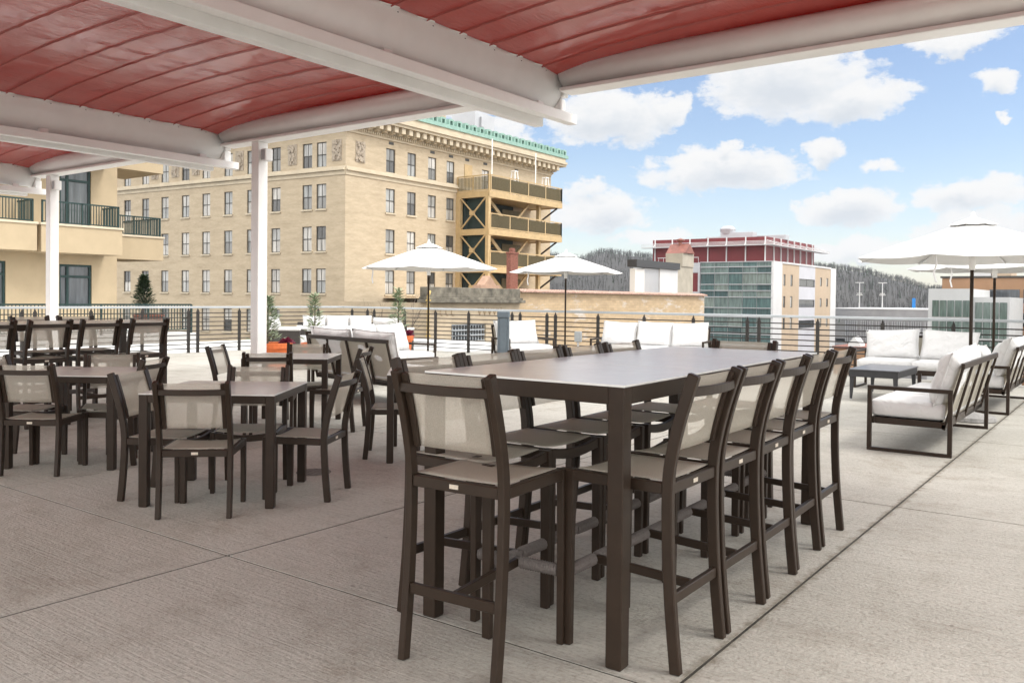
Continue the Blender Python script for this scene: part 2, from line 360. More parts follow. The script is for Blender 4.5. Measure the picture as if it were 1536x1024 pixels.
# ------------------------------------------------------------------ sky and sun
SUN_AZ, SUN_EL = math.atan2(.86, .30), R(50)
w = bpy.data.worlds.new('World'); sc.world = w; w.use_nodes = True
nt = w.node_tree; L = nt.links.new; bg = nt.nodes['Background']
sky = N(nt, 'ShaderNodeTexSky', sky_type='NISHITA', sun_disc=False); sky.sun_elevation = SUN_EL; sky.sun_rotation = SUN_AZ
sky.air_density = 1.0; sky.dust_density = .6; sky.ozone_density = 2.0
tc = N(nt, 'ShaderNodeTexCoord'); sx = N(nt, 'ShaderNodeSeparateXYZ'); L(tc.outputs['Generated'], sx.inputs[0])
az = N(nt, 'ShaderNodeMath', operation='ARCTAN2'); L(sx.outputs[0], az.inputs[0]); L(sx.outputs[1], az.inputs[1])
el = N(nt, 'ShaderNodeMath', operation='ARCSINE'); L(sx.outputs[2], el.inputs[0])
ae = N(nt, 'ShaderNodeCombineXYZ'); L(az.outputs[0], ae.inputs[0]); L(el.outputs[0], ae.inputs[1])
# warp the direction a little so cloud edges billow
wn = N(nt, 'ShaderNodeTexNoise', i_Scale=17., i_Detail=9., i_Roughness=.62); L(ae.outputs[0], wn.inputs['Vector'])
wm = N(nt, 'ShaderNodeVectorMath', operation='MULTIPLY_ADD'); L(wn.outputs['Color'], wm.inputs[0]); wm.inputs[1].default_value = (.075, .05, 0); wm.inputs[2].default_value = (-.0375, -.025, 0)
wp = N(nt, 'ShaderNodeVectorMath', operation='ADD'); L(ae.outputs[0], wp.inputs[0]); L(wm.outputs[0], wp.inputs[1])
CL = [(-0.5289, 0.2092, 0.0725, 0.030, 1.), (-0.4603, 0.2152, 0.0226, 0.0218, .9), (-0.3317, 0.2411, 0.0852, 0.0379, 1.), (-0.2627, 0.219, 0.0588, 0.0239, 1.), (-0.1635, 0.2669, 0.0422, 0.0141, .8),
      (-0.1224, 0.2236, 0.0221, 0.0128, .8), (-0.1131, 0.1923, 0.007, 0.0058, .7), (-0.3996, 0.1474, 0.0864, 0.024, 1.), (-0.2892, 0.1674, 0.0219, 0.0142, .75), (-0.2303, 0.1461, 0.0164, 0.0077, .6),
      (-0.2643, 0.1035, 0.0498, 0.0215, 1.), (-0.1426, 0.1128, 0.0529, 0.019, .9), (-0.551, 0.1266, 0.0309, 0.0137, .6), (-0.5352, 0.0998, 0.0613, 0.0229, .8), (-0.4734, 0.069, 0.0452, 0.0108, .7),
      (-0.1299, 0.075, 0.0688, 0.0204, .8), (-0.2434, 0.0563, 0.071, 0.0144, .8), (-0.7, 0.2156, 0.0389, 0.0148, .5), (-0.3926, 0.1715, 0.0147, 0.0088, .8), (-0.6453, 0.1943, 0.039, 0.0134, .5),
      (-1.1, .25, .2, .08, .8), (-1.7, .4, .4, .15, .9), (.3, .3, .3, .12, 1.), (.9, .45, .4, .18, 1.), (.2, .8, .5, .25, .9), (2.2, .4, .5, .2, 1.), (-2.6, .5, .5, .2, 1.)]
def cloud_field(vec, dy):
    dens = None
    for a, e, ww, hh, k in CL:
        su = N(nt, 'ShaderNodeVectorMath', operation='SUBTRACT'); L(vec, su.inputs[0]); su.inputs[1].default_value = (a, e - dy, 0)
        dv = N(nt, 'ShaderNodeVectorMath', operation='MULTIPLY'); L(su.outputs[0], dv.inputs[0]); dv.inputs[1].default_value = (1 / (ww * 1.15), 1 / (hh * 1.15), 0)
        ln = N(nt, 'ShaderNodeVectorMath', operation='LENGTH'); L(dv.outputs[0], ln.inputs[0])
        mm = N(nt, 'ShaderNodeMath', operation='MULTIPLY_ADD'); L(ln.outputs['Value'], mm.inputs[0]); mm.inputs[1].default_value = -k; mm.inputs[2].default_value = k
        if dens is None: dens = mm
        else:
            mxn = N(nt, 'ShaderNodeMath', operation='MAXIMUM'); L(dens.outputs[0], mxn.inputs[0]); L(mm.outputs[0], mxn.inputs[1]); dens = mxn
    return dens
dens = cloud_field(wp.outputs[0], 0.); above = cloud_field(wp.outputs[0], .013)
cn = N(nt, 'ShaderNodeTexNoise', i_Scale=34., i_Detail=9., i_Roughness=.62)
sm = N(nt, 'ShaderNodeMapping'); sm.inputs['Scale'].default_value = (1., 1.9, 1.); L(ae.outputs[0], sm.inputs[0]); L(sm.outputs[0], cn.inputs['Vector'])
dn = N(nt, 'ShaderNodeMath', operation='MULTIPLY_ADD'); L(cn.outputs[0], dn.inputs[0]); dn.inputs[1].default_value = 1.15; dn.inputs[2].default_value = -.54
da = N(nt, 'ShaderNodeMath', operation='ADD'); L(dens.outputs[0], da.inputs[0]); L(dn.outputs[0], da.inputs[1])
mk = ramp(nt, [(.02, (0,) * 3), (.12, (.38,) * 3), (.22, (.85,) * 3), (.42, (1,) * 3)]); L(da.outputs[0], mk.inputs[0])
# thin veil near the horizon
vl = N(nt, 'ShaderNodeMapRange', i_From_Min=.0, i_From_Max=.17, i_To_Min=.42, i_To_Max=.0); L(el.outputs[0], vl.inputs['Value'])
vn = N(nt, 'ShaderNodeTexNoise', i_Scale=5., i_Detail=6.); L(sm.outputs[0], vn.inputs['Vector'])
vm = N(nt, 'ShaderNodeMath', operation='MULTIPLY'); L(vl.outputs[0], vm.inputs[0]); L(vn.outputs[0], vm.inputs[1]); vm.use_clamp = True
fx = N(nt, 'ShaderNodeMath', operation='MAXIMUM'); L(mk.outputs[0], fx.inputs[0]); L(vm.outputs[0], fx.inputs[1])
c2 = N(nt, 'ShaderNodeTexNoise', i_Scale=24., i_Detail=8., i_Roughness=.62); L(sm.outputs[0], c2.inputs['Vector'])
c3 = N(nt, 'ShaderNodeMath', operation='MULTIPLY_ADD'); L(c2.outputs[0], c3.inputs[0]); c3.inputs[1].default_value = 1.3; c3.inputs[2].default_value = -.62
c4 = N(nt, 'ShaderNodeMath', operation='ADD'); L(above.outputs[0], c4.inputs[0]); L(c3.outputs[0], c4.inputs[1])
cc = ramp(nt, [(.0, (5.1, 5.1, 5.1)), (.3, (4.95, 4.98, 5.02)), (.62, (4.35, 4.5, 4.7)), (.95, (3.85, 4.08, 4.4))]); L(c4.outputs[0], cc.inputs[0])
hs = N(nt, 'ShaderNodeHueSaturation'); hs.inputs['Saturation'].default_value = .98; hs.inputs['Value'].default_value = .97; L(sky.outputs[0], hs.inputs['Color'])
ti = N(nt, 'ShaderNodeMix', data_type='RGBA', blend_type='MULTIPLY'); ti.inputs[0].default_value = 1.; L(hs.outputs[0], ti.inputs[6]); ti.inputs[7].default_value = (1.02, .965, .965, 1)
mx = N(nt, 'ShaderNodeMix', data_type='RGBA'); L(fx.outputs[0], mx.inputs[0]); L(ti.outputs[2], mx.inputs[6]); L(cc.outputs[0], mx.inputs[7])
# unseen bright overcast overhead, behind and beside, added to fill under the canopy; the clear gap is ahead
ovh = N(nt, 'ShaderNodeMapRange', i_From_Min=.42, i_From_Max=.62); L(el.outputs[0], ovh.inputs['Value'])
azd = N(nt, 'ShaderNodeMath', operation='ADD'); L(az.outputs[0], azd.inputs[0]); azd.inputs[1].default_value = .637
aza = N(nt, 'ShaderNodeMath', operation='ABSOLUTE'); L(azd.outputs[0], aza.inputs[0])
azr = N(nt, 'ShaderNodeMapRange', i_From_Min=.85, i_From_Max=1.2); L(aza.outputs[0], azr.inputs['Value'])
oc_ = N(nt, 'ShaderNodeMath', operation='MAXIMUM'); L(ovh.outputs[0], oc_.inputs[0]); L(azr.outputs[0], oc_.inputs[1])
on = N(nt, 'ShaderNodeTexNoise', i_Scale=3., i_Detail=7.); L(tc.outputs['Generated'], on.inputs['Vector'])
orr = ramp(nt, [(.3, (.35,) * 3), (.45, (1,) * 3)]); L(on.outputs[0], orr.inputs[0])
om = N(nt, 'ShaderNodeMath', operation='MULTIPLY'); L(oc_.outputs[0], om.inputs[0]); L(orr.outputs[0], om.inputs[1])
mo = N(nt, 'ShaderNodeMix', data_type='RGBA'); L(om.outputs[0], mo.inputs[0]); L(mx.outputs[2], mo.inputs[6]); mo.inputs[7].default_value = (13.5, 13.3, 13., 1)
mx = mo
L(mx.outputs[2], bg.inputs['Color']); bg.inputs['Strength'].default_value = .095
sun = bpy.data.lights.new('sun', 'SUN'); sun.energy = 1.0; sun.angle = R(16); sun.color = (1., .955, .89)
so = bpy.data.objects.new('sun', sun); COL.objects.link(so)
sd = Vector((math.sin(SUN_AZ) * math.cos(SUN_EL), math.cos(SUN_AZ) * math.cos(SUN_EL), math.sin(SUN_EL)))
so.rotation_euler = sd.to_track_quat('Z', 'Y').to_euler()
sc.view_settings.view_transform = 'Standard'; sc.view_settings.look = 'None'; sc.view_settings.exposure = .98; sc.view_settings.gamma = 1.

# ------------------------------------------------------------------ setting: deck, roof strip, streets
DX0, DX1, DY0, DY1 = -18.35, 9., -6., 16.75
b = MB(); gj = .007
xs = [DX0] + [JX0 + JXS * k for k in range(-6, 5) if DX0 + .3 < JX0 + JXS * k < DX1 - .3] + [DX1]
ys = [DY0] + [JY0 + JYS * k for k in range(-3, 6) if DY0 + .3 < JY0 + JYS * k < DY1 - .3] + [DY1]
for i in range(len(xs) - 1):
    for j in range(len(ys) - 1):
        g0 = .0075 if abs(xs[i] - JX0) < .01 else .009; g1 = .0075 if abs(xs[i + 1] - JX0) < .01 else .009
        b.bx(xs[i] + g0, xs[i + 1] - g1, ys[j] + .007, ys[j + 1] - .007, -.0035, 0)
structure(b.build('deck_floor', DECK))
b = MB(); b.bx(DX0 + .002, DX1 - .002, DY0 + .002, DY1 - .002, -.3, -.004); structure(b.build('deck_subfloor', JOINT))
b = MB(); b.bx(-23.2, DX0 - .003, -8, 21.8, -.5, -.05); b.bx(DX0, -14.6, DY1 + .003, 21.8, -.5, -.05); structure(b.build('lower_roof', ROOFMEMBRANE))
b = MB(); b.bx(-23.2, -14.6, -8, 21.8, -15, -.52); b.bx(-14.59, DX1, -6, DY1, -15, -.32); structure(b.build('deck_building_base', STUCCO))
b = MB(); b.poly([(-3000, -3000, -15), (3000, -3000, -15), (3000, 3000, -15), (-3000, 3000, -15)]); structure(b.build('city_ground', ASPHALT))
b = MB(); b.lathe([(.0, 0), (.135, 0), (.135, .004), (.0, .004)], 28)
for k in range(5): b.box((0, -.08 + k * .04, .005), (.2 - abs(k - 2) * .03, .012, .004))
tag(b.build('floor_drain', mat('worn_drain_iron', (.16, .145, .125), .7, .4, .2, 20), loc=(-5.2, 4.44, .0015)), 'round metal floor drain set in the concrete beside the dining chairs', 'floor drain')

# ------------------------------------------------------------------ railings
def railing(name, horizontal_x, label, posts, a0, a1, fixed):
    t = thing(name, (0, 0, 0), 0, label, 'railing')
    P = (lambda a, o, z: (a, fixed + o, z)) if horizontal_x else (lambda a, o, z: (fixed + o, a, z))
    for p in posts:
        b = MB(); b.bar(P(p, 0, -.06), P(p, 0, 1.0), .058, .058)
        b.bar(P(p, 0, 1.0), P(p, 0, 1.035), .034); b.bar(P(p, 0, 1.035), P(p, 0, 1.06), .016)
        b.build('post', BLACKSTEEL, t, .003)
    for k in range(9):
        z = .10 + k * .106
        b = MB(); b.tube([P(a0, 0, z), P(a1, 0, z)], .013, 6); b.build('bar', BLACKSTEEL, t)
    b = MB(); b.bar(P(a0, 0, 1.085), P(a1, 0, 1.085), .085, .05, (0, 0, 1) if 0 else None); b.build('top_rail', GREYRAIL, t, .006)
lp = [11.73, 11.98, 13.15, 14.28, 15.46, 15.7]; y = 11.73
while y > -5: lp += [y - 1.17, y - 2.34, y - 3.5, y - 3.75]; y -= 3.75
rp_ = [-17.87, -17.25, -16.99, -15.84, -14.74, -13.63, -12.27, -12.03, -11.25, -11.01, -9.86, -8.7, -7.55, -6.38, -6.14, -4.99, -3.82, -2.65, -1.5, -1.26, -.1, 1.06, 2.2]
railing('railing', False, 'dark horizontal-bar railing with pale flat cap behind the left bar table', lp, -5.5, 16.6, -18.25)
railing('railing', True, 'dark horizontal-bar railing with grey flat cap behind the white sofas', rp_, -18.25, 8.5, 16.6)

# ------------------------------------------------------------------ bar stools and dining chairs
def interp(prof, z):
    for (z0, y0), (z1, y1) in zip(prof, prof[1:]):
        if z <= z1:
            t = (z - z0) / (z1 - z0); return y0 + (y1 - y0) * t
    return prof[-1][1]
def smooth_prof(pr, n=18):
    # Catmull-Rom through (z, y) pairs
    out = []; P = [pr[0]] + pr + [pr[-1]]
    for i in range(1, len(P) - 2):
        for k in range(4):
            t = k / 4; p0, p1, p2, p3 = P[i - 1], P[i], P[i + 1], P[i + 2]
            out.append(tuple(.5 * ((2 * p1[j]) + (-p0[j] + p2[j]) * t + (2 * p0[j] - 5 * p1[j] + 4 * p2[j] - p3[j]) * t * t + (-p0[j] + 3 * p1[j] - 3 * p2[j] + p3[j]) * t ** 3) for j in (0, 1)))
    out.append(pr[-1]); return out
def seat_unit(name, prof, zs, top, W, yf, stool):
    t = thing(name); pr = smooth_prof(prof); hw = W / 2 - .015
    for sg in (-1, 1):
        b = MB(); b.sweep([(sg * hw, yy, zz) for zz, yy in pr], (.030, .043)); b.build('leg', BRONZE, t, .0035)
        b = MB(); b.sweep([(sg * hw, yf, 0), (sg * hw, yf, zs * .6), (sg * hw, yf - .004, zs)], [(.03, .04), (.031, .045), (.032, .052)]); b.build('leg', BRONZE, t, .0035)
        b = MB(); zz = [top - .012 - k * (.285 / 5) for k in range(6)]
        b.sweep([(sg * (hw - .031), interp(pr, q) + .012, q) for q in reversed(zz)], (.026, .026)); b.build('back_bar', BRONZE, t, .003)
    yr = interp(pr, zs - .02)
    b = MB()
    for sg in (-1, 1): b.bx(sg * hw - .014, sg * hw + .014, yr + .022, yf - .024, zs - .045, zs - .002)
    b.bx(-hw + .016, hw - .016, yr - .014, yr + .014, zs - .046, zs - .003)
    pts = [(-hw + .014 + (2 * hw - .028) * k / 10, yf, zs - .024 - .02 * math.sin(math.pi * k / 10)) for k in range(11)]
    b.sweep(pts, (.026, .044), (0, 1, 0)); b.build('seat_frame', BRONZE, t, .003)
    b = MB(); y0, y1 = yr + .018, yf - .035
    def fs(u, v):
        return ((u * 2 - 1) * (hw - .012), y0 + (y1 - y0) * v, zs + .003 - .011 * (1 - (u * 2 - 1) ** 2) * (.35 + .65 * v))
    b.grid(8, 8, fs); b.build('seat', SEATSLING, t, smooth=True, solid=.004)
    b = MB()
    def fb(u, v):
        z = top - .295 + .285 * v; return ((u * 2 - 1) * (hw - .03), interp(pr, z) + .016 - .010 * (1 - (u * 2 - 1) ** 2), z)
    b.grid(8, 8, fb); b.build('backrest', SLING, t, smooth=True, solid=.002)
    zr = top - .065
    b = MB(); b.sweep([(-hw + .014 + (2 * hw - .028) * k / 12, interp(pr, zr) - .008 - .026 * math.sin(math.pi * k / 12), zr) for k in range(13)], (.016, .036), (0, 1, 0)); b.build('back_rail', BRONZE, t, .003)
    b = MB(); b.bx(-.02, .02, yr - .0165, yr - .0142, zs - .032, zs - .016); b.build('label_plate', PLATE, t)
    if stool:
        yb = interp(pr, .27)
        b = MB(); b.bx(-hw + .015, hw - .015, yb - .012, yb + .012, .25, .29); b.build('stretcher', BRONZE, t, .003)
        b = MB(); b.bar((0, yb + .012, .272), (0, yf - .01, .292), .022, .036, (1, 0, 0)); b.build('stretcher', BRONZE, t, .003)
        b = MB()
        b.bx(-hw + .015, hw - .015, yf - .011, yf + .011, .275, .309)
        for x0, x1 in ((-hw + .02, -.016), (.016, hw - .02)):
            n = 30; b.tube([(x0 + (x1 - x0) * k / n, yf, .292) for k in range(n + 1)], [.0205 + .006 * (k % 2) for k in range(n + 1)], 10)
        b.build('footrest', ROPE, t)
    return t
S_PROF = [(0, -.243), (.25, -.218), (.5, -.204), (.70, -.203), (.82, -.218), (.96, -.252), (1.11, -.300)]
C_PROF = [(0, -.226), (.2, -.207), (.42, -.198), (.55, -.214), (.70, -.252), (.852, -.300)]
STOOL = seat_unit('bar_stool', S_PROF, .705, 1.11, .455, .228, True)
CHAIR = seat_unit('dining_chair', C_PROF, .425, .852, .455, .21, False)
used = {'s': False, 'c': False}
def place(kind, x, y, face, label, group):
    """face = world angle (degrees) the sitter looks towards"""
    src = STOOL if kind == 's' else CHAIR
    o = src if not used[kind] else copy_tree(src); used[kind] = True
    o.location = (x, y, 0); o.rotation_euler.z = R(face - 90)
    tag(o, label, 'bar stool' if kind == 's' else 'chair', group)
    return o
def rearmid(x, y, face, back):   # centre of the unit from the midpoint of its rear feet
    return x + back * math.cos(R(face)), y + back * math.sin(R(face))

# main bar table: near right corner (-1.529, 2.768), turned 2 degrees
TH = .03468; ex = Vector((math.cos(TH), math.sin(TH), 0)); ey = Vector((-math.sin(TH), math.cos(TH), 0))
O0 = Vector((-1.529, 2.768, 0)); TW, TL, HT = .959, 2.615, 1.064
def table(name, c, rz, w, l, h, leg, apron, top, label, cat, group, slabs=1):
    t = thing(name, (c[0], c[1], 0), rz, label, cat, group)
    for sx in (-1, 1):
        for sy in (-1, 1):
            b = MB(); b.box((sx * (w - leg) / 2, sy * (l - leg) / 2, (h - .008) / 2 + .002), (leg, leg, h - .012)); b.box((sx * (w - leg) / 2, sy * (l - leg) / 2, .003), (leg * .94, leg * .94, .006)); b.build('leg', BRONZE, t, .003)
    b = MB(); q = leg * .82
    for s in (-1, 1):
        b.box((s * (w - q) / 2, 0, h - .009 - apron / 2), (q - .002, l - 2 * leg, apron)); b.box((0, s * (l - q) / 2, h - .0095 - apron / 2), (w - 2 * leg, q - .002, apron))
    b.build('apron', BRONZE, t, .003)
    for k in range(slabs):
        y0 = -l / 2 + l * k / slabs + (.0025 if k else 0); y1 = -l / 2 + l * (k + 1) / slabs - (.0025 if k < slabs - 1 else 0)
        b = MB(); b.bx(-w / 2 - .001, w / 2 + .001, y0 - (.001 if k == 0 else 0), y1 + (.001 if k == slabs - 1 else 0), h - .009, h); b.build('tabletop', top, t, .0015)
    return t
cmain = O0 - ex * (TW / 2) + ey * (TL / 2)
table('bar_table', cmain, TH, TW, TL, HT, .066, .066, TABLETOP, 'long bronze bar-height table with pale grey top ringed by stools', 'table', 'bar-height tables', 3)
def mt(u, v):   # point in main table coordinates: u across from its right edge, v along from its near edge
    p = O0 + ex * u + ey * v; return p.x, p.y
deg = math.degrees(TH)
GS = 'stools around the near bar table'
x, y = rearmid(-2.035, 2.395, 90 + 3.5, .225); place('s', x, y, 93.5, 'bar stool at the near end of the long bar table, whole back towards the viewer', GS)
names = ['first', 'second', 'third', 'fourth', 'fifth']
for i, v in enumerate((.325, .815, 1.325, 1.83, 2.34)):
    x, y = mt(-.062 + .012 * random.uniform(-1, 1), v); place('s', x, y, 180 + deg + random.uniform(-1.5, 1.5), f'{names[i]} bar stool from the near end, right side of the long bar table', GS)
for i, v in enumerate((.19, .66, 1.13, 1.62, 2.12)):
    x, y = mt(-TW + .145, v); place('s', x, y, deg + random.uniform(-1.5, 1.5), f'{names[i]} bar stool from the near end, left side of the long bar table', GS)
x, y = mt(-.57, TL + .02); place('s', x, y, 270 + deg, 'bar stool at the far end of the long bar table, facing the viewer', GS)

# second bar table at the left
table('bar_table', (-9.71, 4.35), 0, .959, 2.615, HT, .066, .066, STONETOP, 'bar-height table at the left behind a row of stool backs', 'table', 'bar-height tables', 3)
GS2 = 'stools around the left bar table'
for i, yy in enumerate((5.32, 4.755, 4.215, 3.665)):
    place('s', -9.31, yy, 180 + random.uniform(-1.5, 1.5), ['bar stool ending the left bar table row at its right, before the railing', 'second bar stool from the right in the row at the left bar table', 'third bar stool from the right in the row at the left bar table', 'bar stool cut by the left picture edge, in the left bar table row'][i], GS2)
for i, yy in enumerate((5.28, 4.75)):
    place('s', -10.36, yy, random.uniform(-2, 2), ['far-side stool of the left bar table, just right of the white column', 'far-side stool of the left bar table, just left of the white column'][i], GS2)

# dining tables
GT = 'square dining tables'
def dt(c, a, label): table('dining_table', c, R(a), .88, .86, .74, .057, .05, STONETOP, label, 'table', GT)
dt((-5.11, 3.60), 36, 'square bronze dining table nearest the viewer, four chairs pulled in')
dt((-7.06, 3.59), 36, 'square dining table at the left with a dark umbrella hole in its top')
dt((-7.34, 5.98), 38, 'square dining table in front of the taupe-backed sofa, beside the white column')
dt((-4.98, 5.67), 42, 'square dining table mostly hidden behind the near end stool')
GC = 'chairs at the dining tables'
def ch(x, y, face, label):
    x, y = rearmid(x, y, face, .215); place('c', x, y, face, label, GC)
ch(-4.69, 3.06, 133, 'dining chair in front of the nearest dining table, its whole back towards the viewer')
ch(-4.49, 4.04, 209, 'dining chair right of the nearest dining table, beside the floor drain')
ch(-5.56, 3.20, 31, 'dining chair on the left side of the nearest dining table')
ch(-5.32, 3.99, 312, 'dining chair on the far side of the nearest dining table, only its top showing')
ch(-6.738, 3.0, 127, 'dining chair cut by the left picture edge, back towards the viewer')
ch(-6.65, 3.88, 213.6, 'dining chair on the right side of the left dining table')
ch(-7.28, 3.93, 328, 'dining chair across the left dining table, right before the bar stools')
ch(-7.64, 3.17, 36, 'dining chair on the left side of the left dining table, only its seat showing')
ch(-6.60, 5.08, 136, 'chair before the dining table by the white column, back to the viewer')
ch(-7.79, 5.41, 34, 'dining chair on the left side of the dining table by the white column')
ch(-7.50, 6.30, 316, 'dining chair on the far side of the dining table by the white column')
ch(-6.56, 6.19, 210, 'dining chair on the right side of the dining table by the white column')
ch(-5.42, 5.24, 41, 'dining chair seen edge-on, beside the table hidden behind the end stool')
b = MB(); b.lathe([(.0, 0), (.028, 0), (.03, .0015), (.0, .0016)], 18); b.build('umbrella_hole_cap', DARKTABLE, None).name = 'hole_cap'
hc = bpy.data.objects['hole_cap']; hc.location = (-7.27, 3.62, .7402); tag(hc, 'small dark round hole cap on the left dining tabletop', 'hole cap')

# ------------------------------------------------------------------ pergola
pg = thing('pergola', (0, 0, 0), 0, 'white pergola with retractable red vinyl canopies overhead', 'pergola')
GX = [-16.85, -10.98, -5.11, .76]; YB = -.6
for i in range(3):
    x0, x1 = GX[i] + .15, GX[i + 1] - .15; PW = .4305; nP = 19; yE = 7.55
    b = MB(); NU = 40; rows = []
    for p in range(nP):
        ya = yE - PW * (p + 1); yb = yE - PW * p
        for v, dz in ((0., -.018), (.016, -.002), (.1, .001), (.3, -.002), (.5, -.003), (.7, -.002), (.9, .001), (.984, -.002)): rows.append((yb + (ya - yb) * v, dz))
    n0 = len(b.v)
    for (yy, dz) in rows:
        for k in range(NU + 1):
            u = k / NU; s = u * 2 - 1; xx = x0 + (x1 - x0) * u
            wz = .007 * mnoise.noise(Vector((xx * 5.0, yy * 1.7, i * 7.))) + .004 * mnoise.noise(Vector((xx * 11, yy * 4, i)))
            z = 3.735 + .15 * (1 - abs(s) ** 2.2) + dz + wz * (1 - s ** 8)
            if yy > 7.05: z -= .05 * (yy - 7.05) / .5 * max(0, abs(s) - .86) / .14
            b.v.append((xx, yy, z))
    for j in range(len(rows) - 1):
        for k in range(NU):
            a = n0 + j * (NU + 1) + k; b.f.append((a, a + 1, a + NU + 2, a + NU + 1))
    b.build('canopy', CANOPY, pg, smooth=False, solid=.003)
    # front tube of the bay with its bright lower lip
    b = MB(); prof = [(.17 * math.cos(2 * math.pi * k / 28), .150 * math.sin(2 * math.pi * k / 28)) for k in range(28)]
    b.extrude(prof, (GX[i] + .20, 7.56, 3.735), (0, 1, 0), (0, 0, 1), (GX[i + 1] - GX[i] - .40, 0, 0)); o = b.build('front_beam', WHITEMETAL, pg, smooth=False)
    for p in o.data.polygons: p.use_smooth = len(p.vertices) == 4
    b = MB(); b.bx(GX[i] + .2, GX[i + 1] - .2, 7.42, 7.66, 3.532, 3.572); b.build('beam_lip', WHITEMETAL, pg, .006)
for i, gx in enumerate(GX):
    prof = [(-.19, 3.745), (-.185, 3.70)] + [(.185 * math.sin(a), 3.69 - .32 * math.cos(a)) for a in [R(-80 + 160 * k / 14) for k in range(15)]] + [(.185, 3.70), (.19, 3.745)]
    b = MB(); b.extrude(prof, (gx, YB, 0), (1, 0, 0), (0, 0, 1), (0, 7.52 - YB, 0)); o = b.build('gutter', WHITEMETAL, pg)
    for p in o.data.polygons: p.use_smooth = len(p.vertices) == 4 and abs(p.normal.y) < .5
    b = MB(); b.bx(gx - .19, gx + .19, 7.524, 7.62, 3.50, 3.75); b.bx(gx - .10, gx + .13, 7.55, 7.66, 3.34, 3.498); b.bx(gx - .13, gx + .16, 7.524, 7.545, 3.36, 3.498); b.build('end_plate', WHITEMETAL, pg, .01)
    b = MB(); b.bx(gx + .13, gx + .235, YB, 7.72, 3.235, 3.335); b.build('track_rail', WHITEMETAL, pg, .004)
    b = MB(); b.bx(gx - .14, gx - .035, YB, 7.48, 3.205, 3.305); b.build('track_rail', WHITEMETAL, pg, .004)
    b = MB(); b.bx(gx - .034, gx + .129, YB, 7.45, 3.29, 3.31)
    for yy in (.2, 2.5, 5, 7.2): b.bx(gx - .03, gx + .13, yy - .05, yy + .05, 3.315, 3.40)
    b.build('track_web', WHITEMETAL, pg, .002)
    b = MB()
    for k in range(18): b.lathe([(.008, 0), (.008, .006), (.0, .007)], 8, (gx + .183, 7.2 - k * .43, 3.70))
    b.build('fixing_bolt', BLACKSTEEL, pg)
    b = MB()
    for k in range(18):
        ya = 7.40 - k * .4305
        for s in (-1, 1): b.poly([(gx + s * .15, ya, 3.742), (gx + s * .15, ya - .41, 3.742), (gx + s * .205, ya - .41, 3.725), (gx + s * .205, ya - .05, 3.752)])
    b.build('canopy_tab', WHITEMETAL, pg, solid=.003)
for cx in (-10.02, -16.05, 1.9):
    b = MB(); b.bx(cx - .08, cx + .08, 7.46, 7.62, 0.0, 3.531); b.bx(cx - .10, cx + .10, 7.44, 7.64, 0, .012); b.build('column', WHITEMETAL, pg, .006)
def speaker(x, y, z, label):
    t = thing('speaker', (x, y, z), R(0), label, 'speaker', 'white speakers on the pergola columns')
    b = MB(); b.bx(0, .025, -.02, .02, -.03, .03); b.build('bracket', WHITEMETAL, t)
    b = MB(); b.bx(.026, .13, -.065, .065, -.085, .085); b.build('cabinet', WHITEMETAL, t, .018, seg=3)
    b = MB(); b.bx(.04, .118, -.071, -.0655, -.07, .07); b.build('speaker_grille', GREYRAIL, t, .003)
speaker(-9.937, 7.54, 3.34, 'small white speaker on the white column by the orange planter')
speaker(-15.967, 7.54, 3.34, 'small white speaker on the white column at the left, before the balconies')

